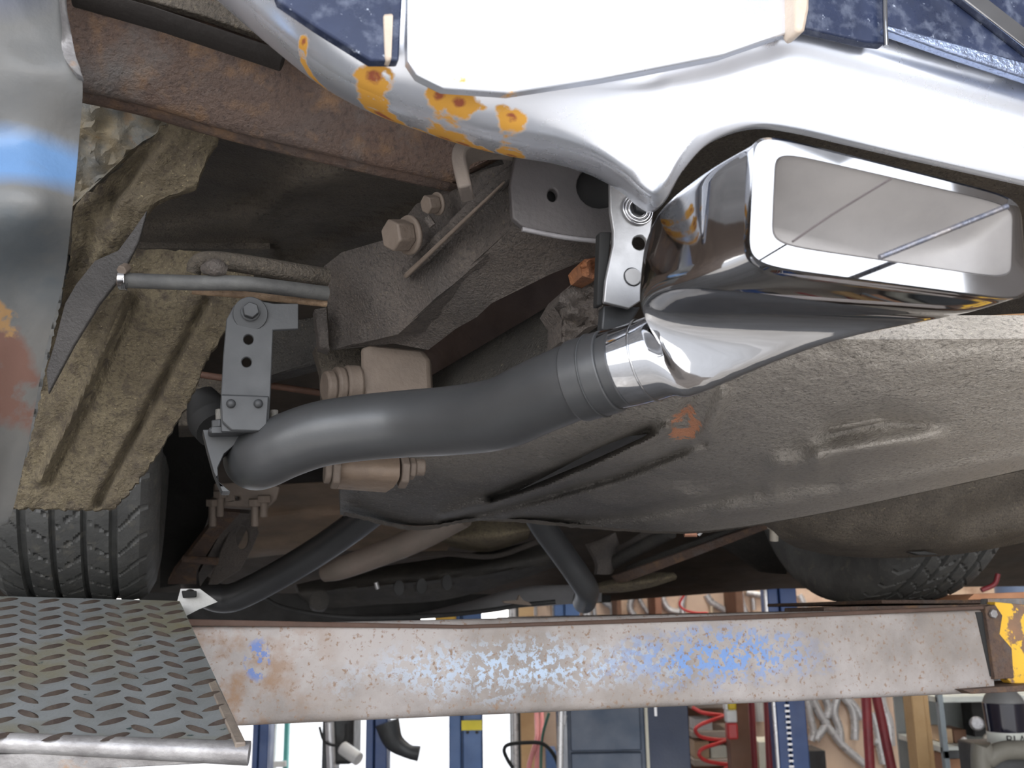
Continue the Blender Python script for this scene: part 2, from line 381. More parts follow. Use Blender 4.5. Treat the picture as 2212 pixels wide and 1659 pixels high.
# ramp: plane through hinge line and lower edge
hl, hr_ = P(-260, 1281, 1.25), P(388, 1298, 1.32)
nl, nr = P(-330, 1622, .88), P(530, 1603, .922)
nrm = (hr_ - hl).cross(nr - hl).normalized()
if nrm.z < 0: nrm = -nrm
nl = nl - Z * ((nl - hr_).dot(nrm) / nrm.z)
def ramp_pt(s, t): return hl.lerp(hr_, s).lerp(nl.lerp(nr, s), t)
G = [[ramp_pt(s / 12, t / 12) for s in range(13)] for t in range(13)]
vs, f = sheet_mesh(G, -nrm * .008)
ramp = mk('ramp_plate', vs, f, plate_m, lift, 40)
# raised lozenges of the tread plate
vs, f = [], []
Ldir = (hr_ - hl).normalized(); Ddir = (nl.lerp(nr, .8) - hl.lerp(hr_, .8)).normalized()
Ddir = (Ddir - Ldir * Ddir.dot(Ldir)).normalized()
def lozenge(c, ang):
    k0 = len(vs); a = Ldir * math.cos(ang) + Ddir * math.sin(ang); b = nrm.cross(a)
    n = 8; ln, wd, ht = .0152, .005, .0028
    for s in range(n + 1):
        x = -1 + 2 * s / n; ww = wd * (1 - x * x) ** .8; vs.append(c + a * x * ln + b * ww); vs.append(c + a * x * ln * .96 + nrm * ht * (1 - abs(x) ** 3)); vs.append(c + a * x * ln - b * ww)
    for s in range(n):
        q = k0 + s * 3; f.append((q, q + 1, q + 4, q + 3)); f.append((q + 1, q + 2, q + 5, q + 4))
Wd = (hr_ - hl).length; Lg = (nl.lerp(nr, .8) - hl.lerp(hr_, .8)).length
def ramp_inside(p):
    # in plane coordinates of the trapezoid
    a = (p - hr_); e = (nr - hr_).normalized(); side = e.cross(nrm)
    return a.dot(side) * (1 if (hl - hr_).dot(side) > 0 else -1) > .012
pit = .0335; colp = .0248
j = 0
cols = int(Wd / colp) + 22
for ci in range(cols):
    for ri in range(int(Lg / pit) + 3):
        up = (ci % 2 == 0)
        c = hl + Ldir * ((ci - 2) * colp) + Ddir * ((ri + (.5 if up else 0)) * pit)
        # drift of the columns along the ramp's own length
        e = (nr - hr_).normalized(); c = c + Ldir * (e.dot(Ldir) / max(e.dot(Ddir), .1)) * ((ri + (.5 if up else 0)) * pit)
        tpar = (c - hl).dot(Ddir)
        if 0.012 < tpar < Lg - .012 and ramp_inside(c): lozenge(c, math.radians(-38 if up else 38))
o = mk('raised_tread', vs, f, mat('brown_worn_tread', (.06, .045, .04), (.09, .07, .055), 60, .5, .2), lift, 50); o['kind'] = 'stuff'
# lip along the ramp's foot
tube('ramp_lip', [nl - Z * .008, nl.lerp(nr, .5) - Z * .008, nr - Z * .01 + L * .004], [.009, .009, .011], worn, lift, 12, 1)
slab('ramp_foot', [(-330, 1638, .875), (470, 1618, .915), (535, 1612, .92), (532, 1645, .92), (0, 1672, .9), (-330, 1700, .875)], worn, lift, thick=A * .012)
slab('ramp_side', [(386, 1300, 1.318), (532, 1603, .92), (530, 1645, .918), (520, 1600, .93), (400, 1345, 1.3)], mat('ramp_side_steel', (.3, .25, .2), (.18, .15, .13), 20, .6, .2), lift, thick=-L * .01)

# ------------------------------------------------------------------ THE CAR

car = root('car', Vector((-.3, 2.0, zr)), 'dark blue car seen from below its chrome rear bumper, on the drive-on lift', 'car')

# --- body panels
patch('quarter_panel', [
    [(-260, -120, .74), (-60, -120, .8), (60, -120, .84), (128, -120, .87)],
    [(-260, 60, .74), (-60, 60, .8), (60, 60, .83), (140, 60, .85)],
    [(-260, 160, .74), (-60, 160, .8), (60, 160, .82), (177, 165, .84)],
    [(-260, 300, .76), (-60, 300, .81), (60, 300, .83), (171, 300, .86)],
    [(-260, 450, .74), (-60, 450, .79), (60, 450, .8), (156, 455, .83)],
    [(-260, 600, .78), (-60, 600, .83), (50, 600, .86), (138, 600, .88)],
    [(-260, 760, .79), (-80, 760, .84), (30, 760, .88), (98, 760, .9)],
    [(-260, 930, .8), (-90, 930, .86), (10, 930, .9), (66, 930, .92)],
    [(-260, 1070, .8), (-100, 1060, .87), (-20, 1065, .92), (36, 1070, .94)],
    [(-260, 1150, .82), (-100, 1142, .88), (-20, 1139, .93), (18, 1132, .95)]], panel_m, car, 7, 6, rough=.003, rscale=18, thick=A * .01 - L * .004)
patch('panel_lip', [[(122, -120, .855), (128, 0, .85), (134, 60, .84), (133, 100, .84), (142, 130, .835), (165, 158, .83)],
                    [(140, -120, .862), (142, 0, .858), (150, 50, .85), (158, 95, .845), (166, 130, .84), (179, 166, .835)]], worn, car, 5, 4, thick=A * .01)
# --- trunk floor with pressed ridges
def rid(x, y, pts, wd, amp):
    best = 1e9
    for (ax, ay), (bx, by) in zip(pts, pts[1:]):
        vx, vy = bx - ax, by - ay; t = max(0, min(1, ((x - ax) * vx + (y - ay) * vy) / (vx * vx + vy * vy)))
        best = min(best, math.hypot(x - ax - t * vx, y - ay - t * vy))
    return amp * math.exp(-(best / wd) ** 2)
def toff(x, y):
    return 1.5 *( rid(x, y, [(560, 470), (640, 400), (900, 330)], 26, -.035) + rid(x, y, [(620, 545), (760, 480), (900, 430)], 22, .03) + rid(x, y, [(300, 480), (560, 430)], 20, .02) + rid(x, y, [(280, 545), (580, 540)], 14, -.03))
patch('trunk_floor', [
    [(80, 60, 1.0), (500, 120, 1.0), (900, 200, 1.0), (1500, 230, .98), (2300, 300, 1.0)],
    [(80, 260, 1.1), (500, 300, 1.12), (900, 340, 1.12), (1500, 380, 1.1), (2300, 450, 1.15)],
    [(80, 440, 1.3), (500, 450, 1.32), (900, 460, 1.3), (1500, 500, 1.3), (2300, 560, 1.4)],
    [(80, 600, 1.6), (500, 600, 1.6), (900, 600, 1.6), (1500, 640, 1.6), (2300, 700, 1.6)]], mat('brown_trunk_floor', (.16, .135, .105), (.1, .085, .068), 8, .6, 0, 1, 300, layers=[dict(c=(.05, .043, .036), s=230, lo=.5, hi=.72), dict(c=(.3, .25, .17), s=280, lo=.64, hi=.74), dict(c=(.06, .053, .048), s=3.5, lo=.5, hi=.65)]), car, 14, 12, off=toff, rough=.004, rscale=30)
slab('upper_brace', [(130, 150, .97), (260, 180, .97), (395, 215, .97), (385, 258, 1.0), (290, 320, 1.03), (150, 452, 1.05)], mat('tan_blue_grime', (.27, .22, .14), (.16, .17, .17), 22, .75, 0, .7, 120, layers=[dict(c=(.35, .2, .09), s=14, lo=.56, hi=.65)]), car, thick=A * .01, res=10, rough=.012, rscale=45)
# rear crossmember band
patch('rear_crossmember', [
    [(60, -160, .86), (260, -60, .88), (460, 0, .9), (620, 90, .92), (1200, 210, .93)],
    [(100, -20, .88), (300, 40, .9), (480, 80, .92), (640, 130, .94), (1210, 260, .95)],
    [(140, 170, .9), (300, 205, .93), (500, 265, .95), (760, 330, .96), (990, 380, .97)],
    [(140, 193, .92), (300, 228, .95), (500, 285, .97), (760, 345, .98), (1000, 400, .99)]], rusty, car, 9, 6, rough=.003, rscale=40, thick=A * .02)
slab('crossmember_edge', [(150, -40, .86), (330, 12, .87), (620, 110, .9), (610, 132, .905), (330, 38, .875), (150, -14, .865)], mat('dark_seam_steel', (.02, .016, .014), None, 20, .8), car, thick=A * .02)  # thin near-black line along the crossmember
slab('inner_body_panel', [(200, -80), (560, -80), (700, 160), (620, 95), (430, 30), (250, -20)], grime, car, thick=A * .01, v=.84)
# --- left drop-off brace, tan with two ribs
def boff(x, y):
    return (rid(x, y, [(275, 640), (190, 830), (88, 1035)], 9, -.016) + rid(x, y, [(292, 645), (207, 835), (105, 1040)], 8, .01)
            + rid(x, y, [(448, 645), (350, 830), (212, 1085)], 9, .018) + rid(x, y, [(300, 330), (200, 480), (160, 640), (100, 850)], 26, .015) + rid(x, y, [(345, 300), (240, 430)], 12, .008))
def brow(y, xl, xr, d, top=0):
    return [(xl + (xr - xl) * k / 4, y + top * k / 4, d + .02 * k / 4) for k in range(5)]
patch('wheelhouse_brace', [brow(248, 380, 425, .98, 8), brow(285, 338, 475, .98, -10), brow(345, 275, 445, .99), brow(400, 212, 418, 1.0), brow(445, 165, 330, 1.0), brow(520, 155, 292, 1.02),
                           brow(566, 148, 278, 1.03), brow(590, 146, 300, 1.04, -10)], dusty, car, 8, 5, off=boff, rough=.008, rscale=40, rag=8, thick=A * .012)
patch('lower_drop_brace', [[(144, 590, 1.04), (200, 570, 1.04), (280, 540, 1.05), (420, 545, 1.08), (560, 560, 1.1)], brow(655, 132, 522, 1.06), brow(760, 106, 456, 1.09), brow(880, 82, 400, 1.12), brow(980, 58, 340, 1.14), brow(1050, 40, 290, 1.15), brow(1098, 28, 242, 1.16, 4)],
      dusty, car, 14, 12, off=boff, rough=.004, rscale=50, rag=7, thick=A * .012)
slab('brace_web', [(318, 452, 1.0), (300, 520, 1.0), (262, 596, 1.01), (215, 655, 1.02), (160, 745, 1.03), (104, 850, 1.05), (100, 800, 1.05), (118, 740, 1.04), (140, 655, 1.03), (165, 612, 1.02), (205, 562, 1.01), (255, 540, 1.0), (285, 500, 1.0)], mat('dark_grey_web', (.085, .08, .078), (.06, .057, .056), 14, .6, 0, .6, 300), car, thick=A * .01)
# --- hose with clamp, brake line, wrapped pipe
tube('rubber_hose', [(262, 605, 1.0), (330, 608, 1.0), (420, 611, 1.0), (520, 612, 1.0), (610, 622, 1.02), (705, 634, 1.05)], .0078, mat('black_hose_rubber', (.11, .11, .105), (.07, .07, .07), 30, .55, 0, .2, 200), car, 20)
hc = tube('hose_clamp', [(259, 606, .999), (277, 606, .999)], .0105, zinc_sh, car, 24, 1, .001); hc['label'] = 'bright slotted worm-drive hose clamp'
for k in range(4): slab('clamp_slot', [(262 + k * 4, 612), (264 + k * 4, 612), (263 + k * 4, 622), (261 + k * 4, 622)], black_m, hc, v=dW(268, 616, 1) and (P(268, 616, .986) - CAM).dot(A), thick=A * .002, bevel=0)
tube('clamp_screw', [(262, 585, .99), (274, 578, 1.0)], .0055, pale_st, hc, 6, 1, .0008)
tube('wrapped_line', [(418, 590, 1.02), (425, 570, 1.02), (455, 562, 1.02), (540, 572, 1.03), (640, 590, 1.05), (705, 600, 1.07)], [.007, .0085, .0095, .0098, .0105, .0105], grime, car, 16)
tube('dirt_clot', [(440, 582, 1.0), (465, 578, .995), (487, 585, 1.0)], [.005, .009, .006], frame_m, car, 12)
tube('brake_line', [(415, 627, 1.02), (520, 636, 1.03), (610, 645, 1.04), (705, 655, 1.06)], .0042, mat('rust_tan_line', (.35, .24, .15), (.2, .13, .08), 60, .6, 0, .6, 200), car, 12)
# --- frame rail: side face, belly, flange strip
slab('frame_rail', [(1105, 350, .95), (1115, 495, .95), (860, 722, 1.1), (715, 757, 1.13), (700, 575, 1.16), (738, 545, 1.13), (838, 516, 1.07), (900, 440, 1.03), (1000, 380, .98)], frame_m, car, thick=L * .06 + Z * .01, res=16, rough=.008, rscale=26)
slab('rail_belly', [(1110, 488, .95), (1330, 525, .94), (1305, 545, .95), (1190, 592, .99), (1062, 655, 1.03), (1030, 685, 1.05), (985, 710, 1.08), (925, 756, 1.13), (850, 742, 1.11), (715, 757, 1.15), (860, 715, 1.08)], frame_m, car, thick=Z * .02 + A * .01, res=16, rough=.006, rscale=30)
slab('rail_flange', [(868, 578, 1.04), (900, 545, 1.02), (1075, 372, .92), (1112, 345, .91), (1108, 385, .92), (930, 560, 1.01), (882, 598, 1.03)], frame_m, car, thick=A * .012, bevel=.003)
slab('rail_seam', [(874, 590, 1.02), (1090, 388, .915), (1093, 393, .915), (882, 597, 1.02)], pale_st, car, thick=A * .01)
slab('rail_end_flange', [(680, 668, 1.13), (705, 664, 1.13), (712, 757, 1.13), (690, 750, 1.13)], frame_m, car, thick=A * .02, res=8, rough=.006, rscale=50)
b = bolt('rail_bolt', P(888, 508, 1.0), P(838, 508, .98) - P(888, 508, 1.0), .0165, .021, pale_st, car, washer=.02, bevel=.002)
bolt('rail_bolt', P(948, 440, .98), P(905, 443, .965) - P(948, 440, .98), .0095, .013, pale_st, car, washer=.0115)
tube('bolt_tail', [(922, 470, .97), (935, 488, .97)], .004, frame_m, car, 8, 1)
# inner dark recess between rail and pan, rust chunk, dirt chunk
slab('recess_panel', [(900, 770, 1.25), (1060, 640, 1.2), (1330, 520, 1.1), (1340, 720, 1.1), (1100, 800, 1.2), (920, 860, 1.28)], mat('dark_brown_steel', (.045, .03, .026), (.07, .045, .035), 12, .7), car, thick=A * .02, res=20, rough=.006)
slab('rust_chunk', [(1252, 572, .93), (1262, 560, .93), (1300, 554, .93), (1302, 592, .93), (1280, 603, .93), (1258, 596, .93)], rust_or, car, thick=A * .03, res=6, rough=.014, rscale=90)
slab('dirt_chunk', [(1196, 662, .95), (1215, 630, .95), (1245, 606, .95), (1296, 598, .95), (1297, 650, .95), (1304, 662, .95), (1298, 700, .95), (1262, 712, .95), (1225, 745, .95), (1212, 738, .95), (1214, 690, .95)], frame_m, car, thick=A * .04, res=7, rough=.02, rscale=60)
patch('pan_upper_slope', [[(900, 830, 1.25), (1010, 765, 1.18), (1120, 700, 1.12), (1215, 648, 1.06), (1300, 640, 1.02)], [(900, 900, 1.2), (1010, 850, 1.12), (1120, 800, 1.06), (1215, 760, 1.02), (1330, 740, .98)], [(900, 970, 1.22), (1010, 950, 1.14), (1120, 920, 1.1), (1215, 900, 1.06), (1330, 880, 1.02)]], grime_dark, car, 8, 8, thick=A * .01)
# gusset plate with holes
gp = slab('gusset_plate', [(1118, 300), (1340, 330), (1340, 500), (1320, 522), (1240, 512), (1135, 493), (1108, 470), (1103, 400)], mat('grey_dusty_plate', (.11, .1, .1), (.08, .075, .077), 12, .55, .1, .3, 140), car, thick=A * .008, holes=[(1296, 402, 50, 48), (1194, 421, 11, 14)], v=.785, bevel=.003)
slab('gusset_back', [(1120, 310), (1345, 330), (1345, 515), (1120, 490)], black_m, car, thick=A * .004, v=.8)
tube('gusset_lip', [W(1128, 495, .783), W(1220, 513, .783), W(1318, 524, .783)], .0022, mat('rubbed_edge', (.3, .29, .3), None, 20, .5, .2), car, 10)
# bumper support hooks
strap('bumper_bracket', [W(1260, 352, .8), W(1120, 322, .79), W(1045, 318, .78), W(1005, 330, .775), W(995, 352, .775), W(1000, 385, .775), W(1008, 420, .775)], A * .03 + L * .012, .012, mat('sandy_bracket', (.22, .185, .155), (.16, .135, .12), 16, .6), car, 6, .002)
strap('inner_bracket', [W(1050, 300, .83), W(1090, 322, .83), W(1104, 350, .83), W(1102, 380, .83), W(1085, 400, .84)], A * .02, .008, frame_m, car, 6)
# --- spring shackle and bushings
VS = 1.08
slab('shackle_plate', [(778, 752), (800, 744), (915, 756), (928, 775), (931, 840), (926, 880), (788, 880), (780, 830)], pale_st, car, thick=A * .03 + L * .01, v=VS, bevel=.004)
slab('shackle_bracket', [(680, 748), (780, 745), (784, 880), (700, 880), (695, 800)], grime, car, thick=A * .03, v=VS + .08)
for (x0, x1, y, r) in ((700, 722, 835, .018), (722, 742, 832, .021), (745, 778, 830, .0215)):
    tube('bushing_washer', [W(x0, y, VS + .01), W(x1, y, VS + .012)], r, pale_st, car, 20, 1, .003)
patch('spring_eye', [[(733, 980, 1.2), (795, 976, 1.2), (862, 980, 1.2)], [(731, 1005, 1.17), (795, 1005, 1.17), (864, 1008, 1.17)], [(730, 1028, 1.17), (795, 1032, 1.17), (862, 1034, 1.17)], [(728, 1044, 1.19), (795, 1049, 1.19), (850, 1053, 1.19)]], mat('tan_scuffed_bush', (.24, .175, .125), (.18, .13, .095), 25, .6, 0, .3, 150), car, 6, 5, thick=A * .05)
for (x0, x1, y, r, n) in ((700, 716, 1018, .014, 20), (716, 733, 1020, .02, 6), (862, 880, 1018, .021, 6), (882, 896, 1012, .014, 6), (896, 917, 1009, .0105, 20)):
    tube('shackle_nut', [W(x0, y, VS + .09), W(x1, y + 1, VS + .09)], r, pale_st, car, n, 1, .002)
# --- long rear spare/fuel pan
def poff(x, y):
    return 1.5 * (rid(x, y, [(1405, 930), (1300, 975), (1180, 1030), (1060, 1075)], 11, .045) + rid(x, y, [(1440, 925), (1320, 990), (1180, 1050), (960, 1115)], 13, -.022)
            + rid(x, y, [(1520, 955), (1330, 1030), (1130, 1085), (960, 1125)], 10, .025)
            + rid(x, y, [(1560, 855), (1530, 930), (1500, 965)], 15, -.022) + rid(x, y, [(1495, 850), (1480, 900)], 14, .01)
            + rid(x, y, [(1800, 930), (1900, 905), (2000, 925)], 30, .03) + rid(x, y, [(1770, 985), (1900, 965), (2010, 940)], 24, -.035) + rid(x, y, [(1680, 1005), (1760, 1010)], 26, -.03) + rid(x, y, [(1700, 1045), (1800, 1035)], 20, .02)
            + rid(x, y, [(1130, 1130), (1400, 1110), (1640, 1060)], 14, .018) + rid(x, y, [(1560, 1110), (1800, 1070), (2212, 985)], 16, -.012))
C7 = [735, 900, 1100, 1300, 1500, 1700, 1950, 2400]
def prow(ys, ds): return [(x, y, d) for x, y, d in zip(C7, ys, ds)]
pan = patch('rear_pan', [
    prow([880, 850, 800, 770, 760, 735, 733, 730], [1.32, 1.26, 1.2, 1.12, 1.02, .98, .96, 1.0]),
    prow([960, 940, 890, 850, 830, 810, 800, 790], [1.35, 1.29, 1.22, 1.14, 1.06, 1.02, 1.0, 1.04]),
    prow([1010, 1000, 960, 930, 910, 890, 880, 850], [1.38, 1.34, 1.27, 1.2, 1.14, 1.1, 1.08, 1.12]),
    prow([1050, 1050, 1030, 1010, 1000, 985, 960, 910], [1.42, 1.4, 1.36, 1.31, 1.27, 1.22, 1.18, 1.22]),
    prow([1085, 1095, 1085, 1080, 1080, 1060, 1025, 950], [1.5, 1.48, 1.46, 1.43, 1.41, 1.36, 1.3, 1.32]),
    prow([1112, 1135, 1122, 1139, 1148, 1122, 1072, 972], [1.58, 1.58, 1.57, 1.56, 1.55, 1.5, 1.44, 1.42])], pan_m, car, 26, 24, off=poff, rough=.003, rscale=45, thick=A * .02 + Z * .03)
patch('pan_flange', [[(745, 1105, 1.5), (900, 1137, 1.56), (1050, 1118, 1.56), (1300, 1136, 1.56), (1500, 1144, 1.55), (1700, 1117, 1.5), (1950, 1066, 1.44), (2400, 966, 1.42)], [(742, 1112, 1.53), (900, 1144, 1.6), (1050, 1124, 1.6), (1300, 1143, 1.6), (1500, 1151, 1.59), (1700, 1124, 1.54), (1950, 1073, 1.48), (2400, 973, 1.46)]], grime, car, 20, 2, rough=.004, rscale=60, rag=3, thick=A * .01)
slab('pan_seam_gap', [(1398, 938, 1.13), (1385, 946, 1.14), (1300, 985, 1.19), (1180, 1035, 1.28), (1120, 1060, 1.33), (1200, 1018, 1.24), (1300, 965, 1.17), (1360, 942, 1.14)], black_m, car, thick=A * .004, bevel=0)
slab('rear_wood_coloured_rail', [(1960, 690), (2500, 660), (2500, 728), (1990, 728)], mat('brown_rail', (.42, .24, .12), (.3, .17, .09), 14, .6), car, thick=A * .03, v=.93)
tube('rail_bead', [W(1980, 732, .925), W(2240, 737, .925), W(2500, 742, .925)], .004, pale_st, car, 10)
# right drop-off
def qoff(x, y): return rid(x, y, [(1700, 1150), (1760, 1180)], 20, .02) + rid(x, y, [(2100, 1120), (2212, 1080)], 40, .03)
rq = patch('right_drop_brace', [
    [(1650, 1125, 1.62), (1800, 1095, 1.62), (1950, 1065, 1.62), (2100, 1030, 1.62), (2400, 960, 1.66)],
    [(1680, 1145, 1.66), (1800, 1140, 1.64), (1950, 1125, 1.62), (2120, 1100, 1.63), (2400, 1030, 1.68)],
    [(1700, 1165, 1.7), (1810, 1178, 1.68), (1950, 1175, 1.67), (2130, 1160, 1.68), (2400, 1090, 1.72)],
    [(1730, 1182, 1.76), (1820, 1200, 1.76), (1960, 1204, 1.76), (2120, 1190, 1.76), (2400, 1130, 1.78)]], grime, car, 12, 9, off=qoff, rough=.004, rscale=50, thick=A * .015)
slab('drain_slot', [(1962, 1192, 1.7), (2000, 1190, 1.7), (2030, 1198, 1.7), (1985, 1199, 1.7)], black_m, car, thick=A * .01)

# --- tyres
def tyre(name, c, axis, Rr=.335, Wd=.235, rim=.2):
    """c centre, axis towards the car's middle"""
    axis = axis.normalized(); e1 = Z; e2 = axis.cross(Z).normalized()
    prof = []                                        # (w across, radius)
    hw = Wd / 2
    grooves = [-.062, -.021, .021, .062]
    prof.append((-hw * .8, rim)); prof.append((-hw * .98, rim + .03)); prof.append((-hw * 1.06, rim + .07)); prof.append((-hw * 1.02, Rr - .035)); prof.append((-hw * .93, Rr - .014))
    N_ = 61
    xs = [(-.098 + .196 * k / (N_ - 1)) for k in range(N_)]
    for x in xs:
        g = any(abs(x - gg) < .0042 for gg in grooves)
        prof.append((x, Rr - .006 * (abs(x) / .1) ** 2.5 - (.009 if g else 0)))
    prof += [(hw * .93, Rr - .014), (hw * 1.02, Rr - .035), (hw * 1.03, Rr - .045), (hw * 1.06, rim + .07), (hw * 1.0, rim + .04), (hw * .97, rim + .035), (hw * .8, rim)]
    S = 540; K = len(prof); vs, f = [], []
    for s in range(S):
        a = 2 * math.pi * s / S; d = e1 * math.cos(a) + e2 * math.sin(a)
        for (x, r) in prof:
            if r > Rr - .008:                        # shallow cross cuts of the blocks
                rib = sum(1 for gg in grooves if x > gg)
                ph = (s + (x * 260 if rib % 2 == 0 else -x * 200) + rib * 4) % 12
                if rib in (0, 4): ph = (s + abs(x) * 330) % 14
                if ph < 1.6 and (rib in (0, 4) or math.sin(x * 420 + rib) > -.35): r -= .0045
            vs.append(c + axis * x + d * r)
    for s in range(S):
        for k in range(K - 1):
            f.append((s * K + k, s * K + k + 1, ((s + 1) % S) * K + k + 1, ((s + 1) % S) * K + k))
    t = mk(name, vs, f, rubber, car, 28)
    rv, rf = [], []                                  # steel rim: dished disc
    pr = [(-hw * .75, rim + .004), (-hw * .75, rim - .012), (0.0, rim - .02), (.03, rim - .03), (hw * .6, rim - .018), (hw * .86, rim - .012), (hw * .88, rim + .006)]
    for s in range(64):
        a = 2 * math.pi * s / 64; d = e1 * math.cos(a) + e2 * math.sin(a)
        for (x, r) in [(.0, .0)] + [(0.0, .09)] + pr[2:] : rv.append(c + axis * x + d * r)
    K2 = 7
    for s in range(64):
        for k in range(K2 - 1): rf.append((s * K2 + k, s * K2 + k + 1, ((s + 1) % 64) * K2 + k + 1, ((s + 1) % 64) * K2 + k))
    rr = mk('rim', rv, rf, mat('dull_rim_steel', (.16, .13, .1), None, 12, .6, .3), t, 40)
    return t
zL = P(185, 1297, 1.5).z
cLt = P(170, 1290, 1.66); cLt = Vector((cLt.x, cLt.y, zL + .335))
tyre('tyre', cLt, L)
cR = P(1862, 1306, 2.12); cR = Vector((cR.x, cR.y, cR.z + .335)) + L * .06
tyre('tyre', cR, -L)

# --- exhaust: chrome tip
def ringpts(c, ex, ey, p, n=48):
    out = []
    for k in range(n):
        a = 2 * math.pi * k / n; ca, sa = math.cos(a), math.sin(a)
        out.append(c + ex * math.copysign(abs(ca) ** p, ca) + ey * math.copysign(abs(sa) ** p, sa))
    return out
def quadring(tl, tr, br, bl, v, p=.22, n=64):
    q = [W(*tl, v), W(*tr, v), W(*br, v), W(*bl, v)]; out = []
    for k in range(n):
        a = 2 * math.pi * k / n; ca, sa = math.cos(a), math.sin(a)
        u_ = (math.copysign(abs(ca) ** p, ca) + 1) / 2; w_ = (math.copysign(abs(sa) ** p, sa) + 1) / 2
        out.append(q[3].lerp(q[2], u_).lerp(q[0].lerp(q[1], u_), w_))
    return out
def circ(c, T, r, n=64):
    T = T.normalized(); ey = (Z - T * Z.dot(T)).normalized(); ex = ey.cross(T)
    if ex.dot(A) < 0: ex = -ex
    return ringpts(c, ex * r, ey * r, 1, n)
Tp = P(1200, 842, .822) - P(1340, 797, .79)
tipdir = Tp.normalized()
mouth_v = .56
r_out = quadring((1626, 282), (2204, 428), (2222, 655), (1612, 576), mouth_v)
r_lip = quadring((1631, 287), (2200, 431), (2218, 650), (1617, 570), mouth_v - .003)
r_in = quadring((1674, 324), (2188, 443), (2184, 604), (1665, 528), mouth_v - .003)
r_in0 = quadring((1678, 328), (2185, 446), (2181, 601), (1669, 525), mouth_v + .002)
r_in2 = quadring((1560, 400), (2085, 515), (2090, 640), (1550, 575), .595)
r_in3 = quadring((1500, 450), (1900, 560), (1900, 665), (1480, 610), .612, .35)
r1 = quadring((1614, 294), (2192, 440), (2208, 657), (1604, 581), mouth_v + .01)
r2 = quadring((1512, 356), (2080, 490), (2130, 680), (1500, 622), .603)
r3 = quadring((1420, 428), (1985, 540), (2085, 694), (1398, 664), .648, .32)
r3b = quadring((1392, 520), (1780, 600), (1850, 752), (1376, 716), .668, .55)
r4 = circ(P(1492, 752, .792), Vector(tipdir) * .8 + A * .5, .0365)
r5 = circ(P(1432, 768, .79), tipdir, .0338)
r6 = circ(P(1375, 786, .79), tipdir, .0328)
r7 = circ(P(1318, 800, .797), tipdir, .0326)
rings = [r_in0, r_in, r_lip, r_out, r1, r2, r3, r3b, r4, r5, r6, r7]
def loft(rings, sub):
    out = []
    for i in range(len(rings) - 1):
        n_ = sub[i]
        for k in range(n_):
            t = k / n_; pr = []
            for j in range(len(rings[0])):
                if n_ == 1: pr.append(rings[i][j].copy())
                else:
                    p0 = rings[max(i - 1, 0)][j] if sub[max(i - 1, 0)] > 1 else rings[i][j] * 2 - rings[i + 1][j]
                    p3 = rings[min(i + 2, len(rings) - 1)][j]
                    pr.append(crom(p0, rings[i][j], rings[i + 1][j], p3, t))
            out.append(pr)
    out.append(rings[-1]); return out
ro = loft(rings, [1, 1, 1, 1, 5, 5, 5, 6, 5, 3, 3])
vs = [v for r in ro for v in r]; n = 64; f = []
for i in range(len(ro) - 1):
    for k in range(n): f.append((i * n + k, i * n + (k + 1) % n, (i + 1) * n + (k + 1) % n, (i + 1) * n + k))
tip = mk('exhaust_tip', vs, f, chrome, car, 32); tip['label'] = 'chrome exhaust tip with wide rectangular mouth'
# inner liner (dull) with its weld line
li = loft([quadring((1676, 325), (2187, 445), (2183, 602), (1667, 526), mouth_v - .001), quadring((1563, 404), (2080, 518), (2086, 637), (1553, 572), .592), quadring((1503, 454), (1897, 563), (1897, 662), (1484, 607), .612, .35)], [4, 4])
vs = [v for r in li for v in r]; f = []
for i in range(len(li) - 1):
    for k in range(n): f.append((i * n + k, i * n + (k + 1) % n, (i + 1) * n + (k + 1) % n, (i + 1) * n + k))
f.append(tuple((len(li) - 1) * n + k for k in range(n)))
mk('tip_liner', vs, f, mat('dull_liner_steel', (.42, .4, .39), (.34, .325, .32), 10, .55, .15, .05, 90), tip, 50)
# weld beads on neck
def ringtube(name, c, T, R, r, m, par, a0=0, a1=360):
    T = T.normalized(); ex = T.orthogonal().normalized(); ey = T.cross(ex)
    pts = [c + (ex * math.cos(math.radians(a)) + ey * math.sin(math.radians(a))) * R for a in range(a0, a1 + 1, 10)]
    vs, f = tube_geo(pts, r, 8, 1); return mk(name, vs, f, m, par, 50)
ringtube('weld_bead', P(1400, 778, .79), tipdir, .0334, .0011, chrome, tip)
tube('weld_line', [P(1712, 522, .628), P(1800, 462, .64), P(1925, 386, .655)], .0007, mat('dark_weld', (.12, .1, .1), None, 30, .6), tip, 8, 2)
tube('inner_seam', [P(1900, 556, .66), P(2040, 500, .672), P(2175, 446, .69)], .002, mat('blue_grey_seam', (.16, .18, .24), (.3, .28, .28), 60, .3, .6), tip, 10, 2)
# --- main pipe
mp = [(1345, 794, .788), (1300, 808, .797), (1240, 825, .81), (1160, 858, .838), (1080, 893, .87), (980, 908, .91), (880, 915, .94), (780, 924, .955), (690, 938, .965), (620, 962, .975), (572, 985, .99), (552, 992, 1.03), (548, 985, 1.1), (552, 965, 1.25), (560, 940, 1.5)]
pipe = tube('exhaust_pipe', mp, [.031, .0312, .0315] + [.0318] * 9 + [.031, .03, .03], pipe_m, car, 48, 8)
tube('pipe_sleeve', [P(1322, 801, .793), P(1290, 811, .799), P(1248, 823, .808)], [.0338, .0338, .0338], pipe_m, pipe, 48, 4, .001)
ringtube('pipe_crease', P(1290, 811, .799), P(1240, 825, .81) - P(1300, 808, .797), .0341, .0009, strap_m, pipe)
